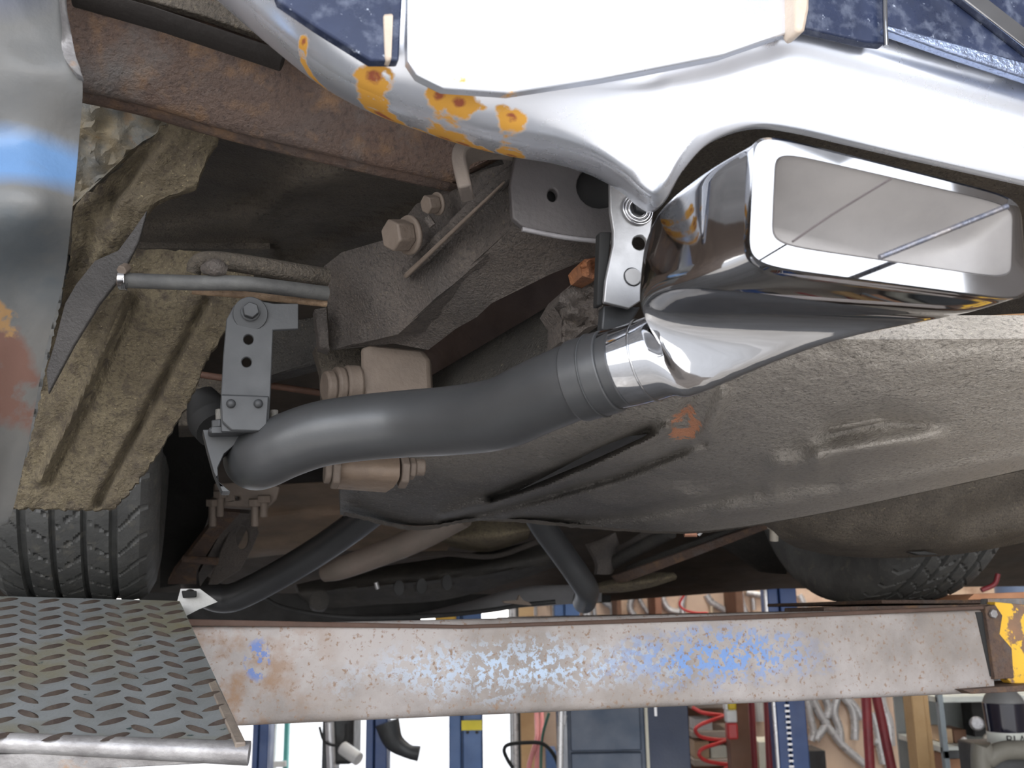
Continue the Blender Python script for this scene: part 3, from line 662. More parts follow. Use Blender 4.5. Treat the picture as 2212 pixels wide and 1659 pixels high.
# --- left hanger
VH = W(540, 800, 1).y and (P(540, 800, .97) - CAM).dot(A)
hang = slab('hanger_strap', [(505, 660), (520, 652), (565, 650), (592, 655), (645, 655), (645, 711), (590, 713), (585, 850), (580, 935), (478, 932), (476, 880), (482, 770), (489, 690)], strap_m, car, thick=A * .005, holes=[(537, 733, 10.5), (533, 782, 10.5)], v=VH, bevel=.001)
tube('washer', [W(541, 678, VH - .0005), W(541, 678, VH - .004)], .0168, strap_m, hang, 36, 1, .0008)
bolt('bolt', W(541, 674, VH - .004), -A, .0082, .007, strap_m, hang, washer=.0095)
slab('rivet_plate', [(478, 851), (582, 855), (578, 915), (560, 932), (500, 930), (480, 912)], strap_m, hang, thick=A * .003, v=VH - .004)
for (x, y) in ((499, 872), (558, 872)):
    tube('rivet', [W(x, y, VH - .0045), W(x, y, VH - .0075), W(x, y, VH - .009)], [.0045, .0035, .001], strap_m, hang, 16, 2)
cx_, cy_ = 552, 992
arc = [(cx_ + 88 * math.cos(a), cy_ + 88 * math.sin(a)) for a in [math.radians(t) for t in range(150, 256, 15)]]
slab('clamp_saddle', [(438, 928), (566, 926), (540, 945), (510, 958), (484, 980), (470, 1010), (472, 1040), (498, 1062), (480, 1062), (462, 1020), (448, 970)], strap_m, car, thick=A * .03, v=VH + .03, bevel=.002)
slab('clamp_bar', [(450, 922), (590, 920), (590, 934), (450, 936)], strap_m, car, thick=A * .03, v=VH + .01, bevel=.003)
for (x, y0, y1) in ((475, 884, 930), (592, 886, 925)):
    u = tube('u_bolt_thread', [W(x, y0, VH + .02), W(x, y1, VH + .02)], .0042, mat('dusty_thread', (.2, .19, .17), None, 60, .6, .3, .5, 400), car, 14, 1, .0008)
    bolt('u_bolt_nut', W(x, y1 - 4, VH + .02), W(x, y1 - 24, VH + .02) - W(x, y1, VH + .02), .009, .008, strap_m, u)
# --- right hanger, bright
VR = .745
hr2 = slab('hanger_strap', [(1318, 340), (1318, 400), (1319, 455), (1326, 500), (1325, 530), (1316, 570), (1309, 605), (1305, 652), (1360, 666), (1392, 645), (1397, 600), (1404, 520), (1413, 450), (1420, 400), (1420, 340)], zinc, car, thick=A * .005, holes=[(1382, 524, 15.5, 15.5)], v=VR, bevel=.0012)
hr2['label'] = 'bright zinc hanger strap behind the bumper'
for r, d_ in ((.0138, .0), (.0115, .002), (.0085, .004)):
    ringtube('washer', W(1378, 452, VR - .002 - d_), A, r, .0011, zinc_sh, hr2)
bolt('bolt', W(1382, 448, VR - .001), -A, .008, .006, strap_m, hr2)
tube('rivet', [W(1367, 598, VR - .001), W(1367, 598, VR - .003)], .0074, zinc, hr2, 32, 1, .0006)
ringtube('rivet_groove', W(1367, 598, VR - .0005), A, .0079, .0006, strap_m, hr2)
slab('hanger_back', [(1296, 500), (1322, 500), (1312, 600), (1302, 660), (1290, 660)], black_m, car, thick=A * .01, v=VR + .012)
slab('hanger_foot', [(1304, 660), (1385, 662), (1350, 720), (1300, 712)], strap_m, car, thick=A * .012, v=VR + .014)

# --- chrome bumper: lower lip curling under, main face, raised centre
BX = [(440, -40), (520, 30), (600, 98), (690, 168), (790, 224), (900, 266), (1010, 302), (1110, 326), (1200, 341), (1280, 366), (1345, 402), (1385, 435), (1415, 447), (1440, 425), (1472, 368), (1520, 312), (1570, 283), (1640, 266), (1720, 275), (1830, 300), (2000, 340), (2400, 430)]
def brow2(dy, v, fl=0):
    out = []
    for (x, y) in BX:
        yy = y - dy
        if fl: yy = min(yy, (x - 1106) * .18 + fl) if x < 1380 or x > 1450 else yy
        wrap = max(0, (700 - x) / 260) ** 2 * .05; kk = float(np.interp(x, [1330, 1480], [1, .12])); v2 = .655 + (v - .655) * kk
        out.append((x, yy, dW(x, yy, v2 + wrap)))
    return out
def smoothline(dy_l, v):                             # upper rows follow a straight line, not the notch
    out = []
    for (x, y) in BX:
        yl = np.interp(x, [440, 700, 900, 1100, 1400, 1700, 2400], [-40, 172, 262, 318, 330, 240, 420]) - dy_l
        wrap = max(0, (700 - x) / 260) ** 2 * .05
        out.append((x, yl, dW(x, yl, v + wrap)))
    return out
rowsB = [brow2(-6, .735), brow2(0, .715), brow2(22, .69), brow2(55, .672)]
rowsB += [smoothline(110, .655), smoothline(170, .645), smoothline(300, .64), smoothline(520, .65)]
# cut: only the band is wide on the left; top edge handled by the body panel in front
bump = patch('chrome_bumper', rowsB, bumper_m, car, 5, 5, thick=A * .006, angle=70); bump['label'] = 'pitted chrome rear bumper with orange rust spots'
slab('bumper_centre_bar', [(878, -200), (1735, -200), (1735, 60), (1560, 120), (1300, 170), (1100, 200), (960, 190), (900, 160), (880, 130)], bumper_m, car, thick=A * .01, v=.634, bevel=.0015)
slab('bumper_guard', [(1716, -150), (1752, -150), (1750, 20), (1742, 62), (1728, 72), (1720, 60)], mat('cream_guard', (.75, .62, .5), None, 10, .4), car, thick=A * .02, v=.618, bevel=.004)
slab('bumper_guard', [(828, 28), (850, 26), (846, 132), (832, 128)], mat('cream_guard', (.75, .62, .5), None, 10, .4), car, thick=A * .01, v=.63, bevel=.003)
slab('body_panel', [(1750, -200), (1908, -200), (1912, 95), (1870, 90), (1740, 60)], paint, car, thick=A * .01, v=.625)
slab('body_panel', [(1914, -200), (2500, -200), (2500, 240), (2212, 140), (2050, 95), (1916, 55)], paint, car, thick=A * .01, v=.622)
slab('body_panel', [(520, -200), (832, -200), (872, -60), (862, 130), (800, 130), (680, 55), (600, 0)], paint, car, thick=A * .01, v=.632)
tube('chrome_trim', [W(1912, -200, .618), W(1911, 0, .618), W(1914, 100, .618)], .0022, chrome, car, 12)
slab('chrome_trim', [(2010, -60), (2060, -60), (2330, 150), (2330, 190)], chrome, car, thick=A * .01, v=.612, bevel=.003)
slab('chrome_trim', [(1914, 52), (2050, 88), (2330, 165), (2330, 205), (2050, 112), (1914, 62)], mat('pale_trim', (.5, .6, .85), None, 10, .2, .9), car, thick=A * .01, v=.616, bevel=.003)

# --- far underside: floor, springs, axle, pipes
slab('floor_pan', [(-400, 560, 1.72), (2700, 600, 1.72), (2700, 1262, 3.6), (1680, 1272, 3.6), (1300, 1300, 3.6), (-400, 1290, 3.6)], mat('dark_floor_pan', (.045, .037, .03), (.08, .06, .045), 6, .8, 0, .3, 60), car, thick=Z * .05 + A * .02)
patch('brown_floor_section', [[(560, 1050, 2.3), (800, 1040, 2.3), (1000, 1040, 2.3)], [(540, 1130, 2.5), (760, 1110, 2.5), (1000, 1120, 2.5)], [(500, 1210, 2.8), (720, 1190, 2.8), (960, 1200, 2.8)]], mat('brown_pan', (.24, .17, .12), (.16, .12, .085), 7, .75, 0, .5, 60), car, 8, 8, off=lambda x, y: rid(x, y, [(560, 1100), (760, 1095)], 12, .06) + rid(x, y, [(560, 1185), (720, 1160)], 10, -.05))
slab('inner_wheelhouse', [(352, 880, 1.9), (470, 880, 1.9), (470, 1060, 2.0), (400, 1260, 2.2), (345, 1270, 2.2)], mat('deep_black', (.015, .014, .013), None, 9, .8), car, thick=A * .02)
slab('frame_kick_up', [(398, 800, 1.5), (500, 810, 1.5), (520, 915, 1.5), (385, 920, 1.5)], grime, car, thick=A * .1)
tube('brake_cable', [(380, 800, 1.4), (470, 815, 1.4), (600, 835, 1.4), (700, 850, 1.4)], .005, mat('rust_cable', (.12, .06, .04), None, 40, .7), car, 10)
slab('upper_crossrail', [(575, 700, 1.35), (705, 680, 1.3), (705, 780, 1.3), (575, 815, 1.35)], grime_dark, car, thick=A * .05, res=20, rough=.01)
tube('black_bump_stop', [(432, 850, 1.45), (455, 900, 1.44), (470, 930, 1.42)], [.02, .034, .03], black_m, car, 20)
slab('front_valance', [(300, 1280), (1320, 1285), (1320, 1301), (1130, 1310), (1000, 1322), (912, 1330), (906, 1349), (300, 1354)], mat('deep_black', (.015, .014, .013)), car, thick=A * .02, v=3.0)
# leaf springs and their plates
slab('leaf_spring', [(478, 1105, 1.9), (520, 1108, 1.9), (468, 1165, 2.0), (425, 1232, 2.1), (424, 1262, 2.15), (362, 1262, 2.15), (376, 1236, 2.1)], rusty, car, thick=A * .02 + Z * .012)
slab('leaf_spring', [(500, 1108, 1.93), (540, 1110, 1.93), (470, 1215, 2.1), (432, 1268, 2.2), (428, 1240, 2.1)], frame_m, car, thick=A * .02 + Z * .012)
tube('spring_clip', [(395, 1208, 2.02), (470, 1212, 2.02)], .008, rusty, car, 8, 1)
sp = slab('spring_plate', [(462, 1044, 1.75), (560, 1040, 1.75), (606, 1052, 1.75), (598, 1078, 1.75), (576, 1100, 1.75), (452, 1092, 1.75), (448, 1080, 1.75), (462, 1072, 1.75)], pale_st, car, thick=A * .03, bevel=.003, holes=[(513, 1076, 5)])
for (x, y0, y1) in ((459, 1080, 1137), (475, 1062, 1116), (551, 1080, 1137), (570, 1072, 1117)):
    vs, f = tube_geo([P(x, y0, 1.74), P(x, y1, 1.74)], .0068, 14, 1)
    v2, f2 = tube_geo([P(x, y0 - 2, 1.74), P(x, y0 + 13, 1.74)], .0125, 6, 1); k = len(vs)
    mk('u_bolt_stud', vs + v2, f + [tuple(i + k for i in q) for q in f2], pale_st, sp, 30, .0012)
slab('shock_mount', [(515, 1108, 1.95), (545, 1104, 1.95), (560, 1150, 1.98), (545, 1185, 2.0), (520, 1230, 2.05), (470, 1262, 2.1), (450, 1262, 2.1), (480, 1180, 2.0)], frame_m, car, thick=A * .02, holes=[(523, 1160, 14, 26)])
# tail pipes over the axle
tube('tail_pipe', [(830, 1085, 2.05), (760, 1140, 2.12), (680, 1195, 2.18), (600, 1243, 2.22), (540, 1275, 2.24), (495, 1292, 2.25), (455, 1286, 2.27), (420, 1262, 2.4)], [.032] * 8, pipe_m, car, 32)
tube('tail_pipe', [(1140, 1080, 2.2), (1175, 1140, 2.25), (1215, 1195, 2.3), (1250, 1245, 2.33), (1268, 1275, 2.36), (1262, 1300, 2.45)], .029, pipe_m, car, 32)
tube('brown_pipe', [(1000, 1110, 2.4), (900, 1165, 2.45), (800, 1205, 2.5), (735, 1228, 2.52), (700, 1240, 2.54)], [.034, .032, .03, .0285, .02], pipe_d, car, 28)
# axle / crossmember with lightening holes
patch('axle_crossmember', [[(640, 1262, 2.9), (800, 1228, 2.85), (950, 1205, 2.8), (1100, 1180, 2.8), (1180, 1160, 2.85)], [(650, 1285, 2.82), (800, 1262, 2.76), (950, 1246, 2.7), (1100, 1222, 2.7), (1200, 1200, 2.75)], [(690, 1318, 2.9), (820, 1306, 2.84), (960, 1296, 2.8), (1090, 1262, 2.8), (1200, 1225, 2.85)]], grime_dark, car, 10, 8, thick=A * .05,
      off=lambda x, y: rid(x, y, [(700, 1275), (860, 1262), (1000, 1248), (1180, 1222)], 4, -.03) + sum(rid(x, y, [(hx, hy), (hx + 1, hy + 1)], 9, .06) for hx, hy in ((860, 1266), (910, 1262), (965, 1254))))
for (x, y) in ((862, 1270), (911, 1266), (966, 1258)):
    slab('lightening_hole', [(x + 11 * math.cos(a * .52), y + 17 * math.sin(a * .52)) for a in range(12)], black_m, car, thick=A * .01, v=2.57, bevel=0)
patch('round_dome', [[(940, 1135, 2.75), (1040, 1110, 2.65), (1150, 1120, 2.75)], [(950, 1160, 2.62), (1050, 1160, 2.55), (1145, 1145, 2.62)], [(960, 1178, 2.75), (1060, 1190, 2.7), (1140, 1165, 2.75)]], dusty, car, 8, 8, thick=A * .03)
patch('curved_pan_rim', [[(850, 1195, 2.7), (960, 1190, 2.65), (1070, 1196, 2.65), (1160, 1165, 2.7)], [(855, 1208, 2.68), (960, 1200, 2.63), (1070, 1206, 2.63), (1165, 1175, 2.68)]], frame_m, car, 6, 3, thick=A * .03)
tube('small_grease_nipple', [(812, 1258, 2.6), (816, 1272, 2.6)], .006, zinc, car, 10, 1)
tube('drain_boss', [(690, 1298, 2.6), (688, 1304, 2.68)], .025, grime_dark, car, 20, 1)
# underbelly sheet catching light and the lines beneath
patch('heat_shield', [[(520, 1308, 3.0), (700, 1325, 3.0), (860, 1328, 3.0), (1010, 1300, 3.0), (1130, 1268, 3.0), (1300, 1262, 3.0)], [(520, 1316, 2.9), (700, 1333, 2.9), (860, 1335, 2.9), (1010, 1320, 2.9), (1130, 1312, 2.9), (1300, 1300, 2.9)]], mat('grey_shield_sheet', (.6, .6, .62), (.45, .45, .47), 8, .45, .3, .1, 60), car, 8, 4, thick=A * .02)
tube('tail_cable', [(560, 1285, 2.4), (620, 1315, 2.4), (760, 1334, 2.4), (940, 1330, 2.5), (1060, 1318, 2.6), (1120, 1308, 2.6), (1200, 1300, 2.6)], .006, black_m, car, 10)
slab('wire_bracket', [(1085, 1298, 2.5), (1118, 1296, 2.5), (1122, 1284, 2.5), (1130, 1296, 2.5), (1142, 1300, 2.5), (1150, 1308, 2.5), (1090, 1303, 2.5)], pale_st, car, thick=A * .01)
# bright bracket beside the ramp hinge
br_ = slab('hinge_bracket', [(390, 1272, 1.5), (432, 1272, 1.5), (470, 1300, 1.5), (430, 1316, 1.5), (403, 1330, 1.5), (382, 1302, 1.5)], mat('white_bracket', (.75, .75, .73), None, 8, .4), lift, thick=A * .02, holes=[(411, 1277, 9, 5)])
slab('hinge_tab', [(392, 1276, 1.49), (425, 1276, 1.49), (425, 1290, 1.49), (395, 1292, 1.49)], black_m, lift, thick=A * .006)
# right-hand suspension bits
slab('right_leaf_spring', [(1330, 1243, 2.5), (1480, 1190, 2.35), (1655, 1128, 2.15), (1662, 1142, 2.15), (1490, 1207, 2.35), (1342, 1262, 2.5)], rusty, car, thick=A * .03)
slab('right_leaf_spring', [(1360, 1222, 2.52), (1480, 1176, 2.38), (1640, 1120, 2.2), (1640, 1128, 2.2), (1480, 1188, 2.38), (1365, 1232, 2.52)], grime_dark, car, thick=A * .03)
tube('right_link', [(1300, 1230, 2.6), (1370, 1190, 2.5), (1450, 1150, 2.4)], .016, grime_dark, car, 14, 3)
tube('right_link', [(1330, 1195, 2.6), (1390, 1160, 2.5), (1440, 1140, 2.45)], .012, frame_m, car, 14, 3)
patch('bent_bracket', [[(1270, 1175, 2.6), (1300, 1165, 2.6), (1330, 1150, 2.6)], [(1290, 1215, 2.55), (1320, 1205, 2.55), (1340, 1190, 2.6)], [(1290, 1240, 2.55), (1320, 1240, 2.55), (1330, 1225, 2.6)]], frame_m, car, 5, 5, thick=A * .02)
patch('dusty_arm', [[(1290, 1262, 2.6), (1340, 1248, 2.55), (1400, 1238, 2.5), (1455, 1236, 2.5)], [(1292, 1270, 2.56), (1345, 1262, 2.5), (1405, 1255, 2.45), (1462, 1245, 2.48)], [(1300, 1280, 2.6), (1350, 1279, 2.55), (1410, 1268, 2.5), (1460, 1252, 2.5)]], dusty, car, 6, 5, rough=.01, rscale=40, thick=A * .03)
slab('splash_shield', [(1560, 1175, 2.5), (1640, 1130, 2.4), (1700, 1150, 2.4), (1700, 1240, 2.5), (1650, 1235, 2.5)], grime_dark, car, thick=A * .02)
for (x, y0, y1, d_, r_) in ((1672, 1128, 1169, 1.86, .0115), (1730, 1158, 1171, 1.9, .009)):
    vs, f = tube_geo([P(x, y0, d_), P(x, y1, d_)], r_ * .72, 14, 1); v2, f2 = tube_geo([P(x, y0 - 2, d_), P(x, y0 + 15 if r_ > .01 else y0 + 2, d_)], r_ * 1.1, 6, 1); k = len(vs)
    mk('u_bolt_stud', vs + v2, f + [tuple(i + k for i in q) for q in f2], mat('cream_stud', (.55, .5, .42), None, 20, .6), car, 30, .001)
tube('copper_fitting', [(1478, 1152, 1.62), (1505, 1152, 1.62)], .006, mat('copper', (.6, .3, .2), None, 20, .4, .5), car, 10, 1)
tube('copper_fitting', [(1508, 1156, 1.6), (1522, 1140, 1.6)], .0035, zinc, car, 10, 1)

# ------------------------------------------------------------------ THE WORKSHOP BEHIND
navy = mat('navy_lift_paint', (.03, .07, .2), (.02, .045, .14), 6, .4, .1, .05, 60)
blue2 = mat('blue_post_paint', (.06, .13, .3), (.04, .09, .22), 6, .4, .1, .05, 60)
silver = mat('silver_tube_steel', (.68, .68, .69), (.56, .56, .58), 6, .3, .35, 0, 60)
white_p = mat('white_paint', (.8, .8, .78), None, 6, .5, 0, .02, 60)
wood = mat('pine_wood', (.6, .4, .2), (.5, .32, .15), 8, .6, 0, .1, 60)
brown_w = mat('dark_brown_wood', (.2, .1, .06), (.14, .07, .04), 6, .7, 0, .1, 40)
red_p = mat('red_paint', (.6, .05, .05), None, 6, .4)
maroon = mat('maroon_paint', (.3, .04, .05), (.2, .03, .04), 6, .4)
pink_r = mat('faded_pink_rubber', (.75, .3, .3), None, 6, .6)
metal_d = mat('dark_machine_metal', (.06, .065, .07), (.03, .03, .03), 6, .5, .3)

def gx(px, d, py=1600): return P(px, py, d / ray(px, py).y * 1.0).x if False else (px - CX) / FPX
def B(px, py, y):                                    # point at distance y ahead of the camera
    r = ray(px, py); return CAM + r * (y / r.y)
def post(name, x0, x1, y, m, label, cat, group=None, zt=3.2, ref=1600, ch=True):
    a, b = B(x0, ref, y), B(x1, ref, y); wd = b.x - a.x
    r = root(name, Vector((a.x + wd / 2, y + .06, 0)), label, cat, group)
    box('web', Vector((a.x, y + .03, .012)), Vector((wd, 0, 0)), Vector((0, .09, 0)), Vector((0, 0, zt)), m, r, .004)
    box('flange', Vector((a.x, y, .012)), Vector((wd * .36, 0, 0)), Vector((0, .03, 0)), Vector((0, 0, zt)), m, r, .004)
    box('flange', Vector((a.x + wd * .42, y, .012)), Vector((wd * .58, 0, 0)), Vector((0, .03, 0)), Vector((0, 0, zt)), m, r, .004)
    box('base_plate', Vector((a.x - .05, y - .05, 0)), Vector((wd + .1, 0, 0)), Vector((0, .22, 0)), Vector((0, 0, .012)), m, r, .002)
    return r
post('lift_post', 545, 579, 4.6, navy, 'dark navy lift post beside the ladder, leftmost of the posts', 'lift post')
p2 = post('lift_post', 790, 836, 4.2, navy, 'dark blue lift post with a bent arm on its right', 'lift post')
tube('arm', [B(836, 1560, 4.2), B(850, 1600, 4.2), B(880, 1622, 4.2), B(905, 1628, 4.2)], [.05, .04, .028, .03], metal_d, p2, 14)
p3 = post('lift_post', 970, 1041, 4.0, blue2, 'blue lift post carrying a yellow warning sticker', 'lift post')
a = B(997, 1578, 3.99)
st = box('sticker', a, Vector((.078, 0, 0)), Vector((0, .004, 0)), Vector((0, 0, .036)), mat('yellow_sticker', (.9, .75, .05), None, 5, .5, 0, 0), p3, 0)
for k in range(2): tube('sticker_dot', [B(1010 + k * 20, 1582, 3.989), B(1010 + k * 20, 1582, 3.985)], .006, black_m, st, 10, 1)
post('lift_post', 1197, 1252, 5.4, blue2, 'blue lift post behind the dark tool cabinet', 'lift post', ref=1310)
p5 = post('lift_post', 1681, 1746, 4.0, navy, 'navy lift post with a row of punched slots, right of the red pipes', 'lift post')
a0, a1 = B(1681, 1600, 4.0), B(1746, 1600, 4.0)
tx = a0.x + (a1.x - a0.x) * .39
vs, f = [], []
for k in range(40):
    z0 = .55 + k * .02; c = Vector((tx - .012, 3.992, z0)); b0 = len(vs)
    for dx, dy, dz in ((0, 0, 0), (.018, 0, 0), (.018, .01, 0), (0, .01, 0), (0, 0, .008), (.018, 0, .008), (.018, .01, .008), (0, .01, .008)): vs.append(c + Vector((dx, dy, dz)))
    f += [tuple(b0 + i for i in q) for q in ((0, 1, 2, 3), (7, 6, 5, 4), (0, 4, 5, 1), (1, 5, 6, 2), (2, 6, 7, 3), (3, 7, 4, 0))]
o = mk('slot_strip', vs, f, silver, p5, 30); o['kind'] = 'stuff'
o = box('wall_strap', Vector((a0.x - .012, 3.99, .012)), Vector((.008, 0, 0)), Vector((0, .02, 0)), Vector((0, 0, 3)), silver, p5, 0)

tube('arm_pad', [B(942, 1330, 3.95), B(984, 1330, 3.95)], .05, mat('yellow_pad', (.75, .45, .06), None, 5, .5), p3, 20, 1, .004)
for k, (lx, ly) in enumerate(((.6, 4.6), (2.6, 4.6))):  # unseen fixtures added to brighten the back of the workshop
    lt = root('added_fill_light', Vector((lx, ly, 3.97)), ('added unseen fill light over the middle of the workshop', 'added unseen fill light over the right of the workshop')[k], 'light')
    box('housing', Vector((lx - .1, ly - .6, 4.02)), Vector((.2, 0, 0)), Vector((0, 1.2, 0)), Vector((0, 0, .07)), white_p, lt, .003)
    for dx in (-.05, .05): tube('fill_tube', [Vector((lx + dx, ly - .58, 3.995)), Vector((lx + dx, ly + .58, 3.995))], .018, mat('lit_tube', (1, 1, 1), None, 5, .5, 0, 0, emit=((1, .95, .85), 45)), lt, 12, 1)
# ladder
ld = root('ladder', Vector((B(598, 1620, 5.6).x, 5.6, 0)), 'step ladder with teal side rail standing beside the leftmost post', 'ladder')
for px in (584, 612):
    q = B(px, 1620, 5.6); box('side_rail', Vector((q.x, 5.6, 0)), Vector((.022, 0, 0)), Vector((0, .05, 0)), Vector((0, 0, 2.4)), mat('teal_fibreglass', (.1, .45, .42), None, 5, .5) if px == 612 else white_p, ld, .002)
qa, qb = B(584, 1620, 5.6).x, B(612, 1620, 5.6).x
for k in range(9): box('rung', Vector((qa, 5.58, .25 + k * .25)), Vector((qb - qa + .02, 0, 0)), Vector((0, .08, 0)), Vector((0, 0, .03)), white_p, ld, .003)
# pipe bender / machine
mc = root('pipe_machine', Vector((B(710, 1620, 4.8).x, 4.8, 0)), 'dark upright machine with a looped cable and a pale roller, left of the second post', 'machine')
a = B(690, 1650, 4.8); b_ = B(762, 1650, 4.8)
box('column', Vector((a.x, 4.85, 0)), Vector((.05, 0, 0)), Vector((0, .2, 0)), Vector((0, 0, 1.15)), metal_d, mc, .006)
box('head', Vector((a.x + .03, 4.8, .86)), Vector((b_.x - a.x - .03, 0, 0)), Vector((0, .25, 0)), Vector((0, 0, .32)), metal_d, mc, .02)
box('foot', Vector((a.x - .02, 4.75, 0)), Vector((.28, 0, 0)), Vector((0, .4, 0)), Vector((0, 0, .62)), metal_d, mc, .01)
tube('roller', [B(740, 1615, 4.75), B(775, 1640, 4.7)], .03, white_p, mc, 18, 1, .004)
tube('stand_pipe', [B(712, 1560, 4.78), B(716, 1659, 4.78)], .02, silver, mc, 14, 1)
tube('cable', [B(690, 1570, 4.76), B(700, 1600, 4.75), B(722, 1610, 4.74), B(745, 1600, 4.75), B(748, 1565, 4.76)], .006, black_m, mc, 8)
# narrow door frame beside the wall end
fr = box('trim_1', Vector((B(1102, 1600, 5.9).x, 5.9, 0)), Vector((.055, 0, 0)), Vector((0, .1, 0)), Vector((0, 0, 3.2)), mat('grey_metal_frame', (.5, .5, .48), None, 5, .5), None, .003); struct(fr)
o = tube('gas_cylinder_stand', [B(1113, 1540, 5.5) * 1, B(1113, 1659, 5.5)], .016, silver, None, 14, 1)
v0 = B(1113, 1600, 5.5)
bpy.data.objects.remove(o)
o = tube('upright_pole', [Vector((v0.x, 5.5, 0)), Vector((v0.x, 5.5, 2.2))], .016, silver, None, 14, 1, .002); tag(o, 'slim silver pole standing by the end of the back wall', 'pole')
o = box('dark_locker', Vector((B(1117, 1600, 5.6).x, 5.6, 0)), Vector((.04, 0, 0)), Vector((0, .4, 0)), Vector((0, 0, 1.9)), metal_d, None, .004)
for k in range(3): box('shelf_lip', Vector((B(1117, 1600, 5.6).x, 5.595, .5 + .3 * k)), Vector((.04, 0, 0)), Vector((0, .004, 0)), Vector((0, 0, .015)), silver, o, 0)
tag(o, 'narrow dark metal locker between the silver pole and the plank', 'locker')
o = box('wooden_plank', Vector((B(1125, 1600, 5.2).x, 5.2, 0)), Vector((.078, 0, 0)), Vector((0, .03, 0)), Vector((0, 0, 1.75)), wood, None, .003); tag(o, 'pine plank leaning upright behind the pink hoses', 'plank')
for k, (x, y1) in enumerate(((1159, 1592), (1170, 1590))):
    o = tube('pink_hose', [B(x, 1480, 5.12 + k * .04), B(x, 1540, 5.12 + k * .04), B(x + 1, y1, 5.0), B(x - 8, 1625, 5.0), B(x - 16 + 6 * k, 1655, 5.0), B(x - 18 + 8 * k, 1700, 5.0)], .0115, pink_r, None, 14)
    tag(o, ('faded pink hose hanging beside the plank', 'faded pink hose hanging nearest the black cable loop')[k], 'hose')
o = tube('cable_loop', [B(1108, 1659, 4.2), B(1096, 1640, 4.2), B(1089, 1620, 4.2), B(1100, 1608, 4.2), B(1140, 1604, 4.2), B(1170, 1606, 4.2), B(1190, 1622, 4.2), B(1205, 1650, 4.2), B(1210, 1690, 4.2)], .0075, black_m, None, 12); tag(o, 'black cable looping in front of the pink hoses', 'cable')
o = tube('green_cord', [B(1186, 1540, 4.3), B(1174, 1580, 4.3), B(1169, 1620, 4.3), B(1168, 1700, 4.3)], .006, mat('green_cord', (.08, .22, .16), None, 8, .5), None, 10); tag(o, 'thin dark green cord hanging through the black cable loop', 'cord')
o = box('blue_bin', Vector((B(1180, 1640, 5.6).x, 5.6, 0)), Vector((.055, 0, 0)), Vector((0, .2, 0)), Vector((0, 0, B(1180, 1622, 5.6).z)), mat('pale_blue_plastic', (.25, .45, .9), None, 5, .4), None, .006)
tube('bin_rim', [B(1180, 1623, 5.59), B(1200, 1624, 5.59)], .008, white_p, o, 10, 1)
tag(o, 'pale blue bin behind the black cable loop', 'bin')
o = box('white_bench', Vector((B(1045, 1640, 5.0).x, 4.7, .66)), Vector((B(1200, 1640, 5.0).x - B(1045, 1640, 5.0).x, 0, 0)), Vector((0, .4, 0)), Vector((0, 0, .04)), white_p, None, .004)
for sx_ in (.03, .3): box('leg', Vector((B(1045, 1640, 5.0).x + sx_, 4.8, 0)), Vector((.04, 0, 0)), Vector((0, .04, 0)), Vector((0, 0, .66)), white_p, o, .003)
tag(o, 'low white bench under the hoses', 'bench')
# tool cabinet
tx0, tx1, tx2 = B(1226, 1600, 3.6).x, B(1396, 1600, 3.6).x, B(1496, 1600, 3.6).x
tb = root('tool_cabinet', Vector(((tx0 + tx1) / 2, 3.8, 0)), 'dark blue steel tool cabinet with scuffed drawers in the middle of the workshop', 'cabinet')
cab = mat('scuffed_navy_steel', (.06, .085, .13), (.1, .12, .16), 7, .5, .2, .1, 60)
box('body', Vector((tx0, 3.62, .1)), Vector((tx1 - tx0, 0, 0)), Vector((0, .5, 0)), Vector((0, 0, 1.12)), cab, tb, .006)
for k in range(7): box('drawer', Vector((tx0 + .01, 3.6, .12 + k * .155)), Vector(((tx1 - tx0) * .9, 0, 0)), Vector((0, .03, 0)), Vector((0, 0, .15)), cab, tb, .005)
for k in range(4): tube('caster', [Vector((tx0 + (.05 if k % 2 else tx1 - tx0 - .05), 3.68 + (.36 if k > 1 else 0), .05)), Vector((tx0 + (.07 if k % 2 else tx1 - tx0 - .03), 3.68 + (.36 if k > 1 else 0), .05))], .05, black_m, tb, 16, 1)
tube('side_frame', [B(1212, 1530, 3.62), B(1209, 1700, 3.62)], .012, silver, tb, 10, 1)
tube('side_brace', [B(1222, 1545, 3.62), B(1210, 1600, 3.62)], .006, silver, tb, 8, 1)
cb2 = root('side_cabinet', Vector(((tx1 + tx2) / 2, 3.9, 0)), 'flat dark navy cabinet right of the drawers with a pale edge strip', 'cabinet')
box('body', Vector((tx1 + .004, 3.66, 0)), Vector((tx2 - tx1 - .004, 0, 0)), Vector((0, .5, 0)), Vector((0, 0, 1.25)), mat('navy_cabinet', (.035, .05, .095), None, 4, .5), cb2, .004)
box('edge_strip', Vector((tx1 + .004, 3.65, 0)), Vector((.011, 0, 0)), Vector((0, .01, 0)), Vector((0, 0, 1.25)), mat('cream_strip', (.75, .72, .6), None, 5, .5), cb2, 0)
box('hook', B(1414, 1547, 3.655), Vector((.009, 0, 0)), Vector((0, .01, 0)), Vector((0, 0, .03)), silver, cb2, 0)
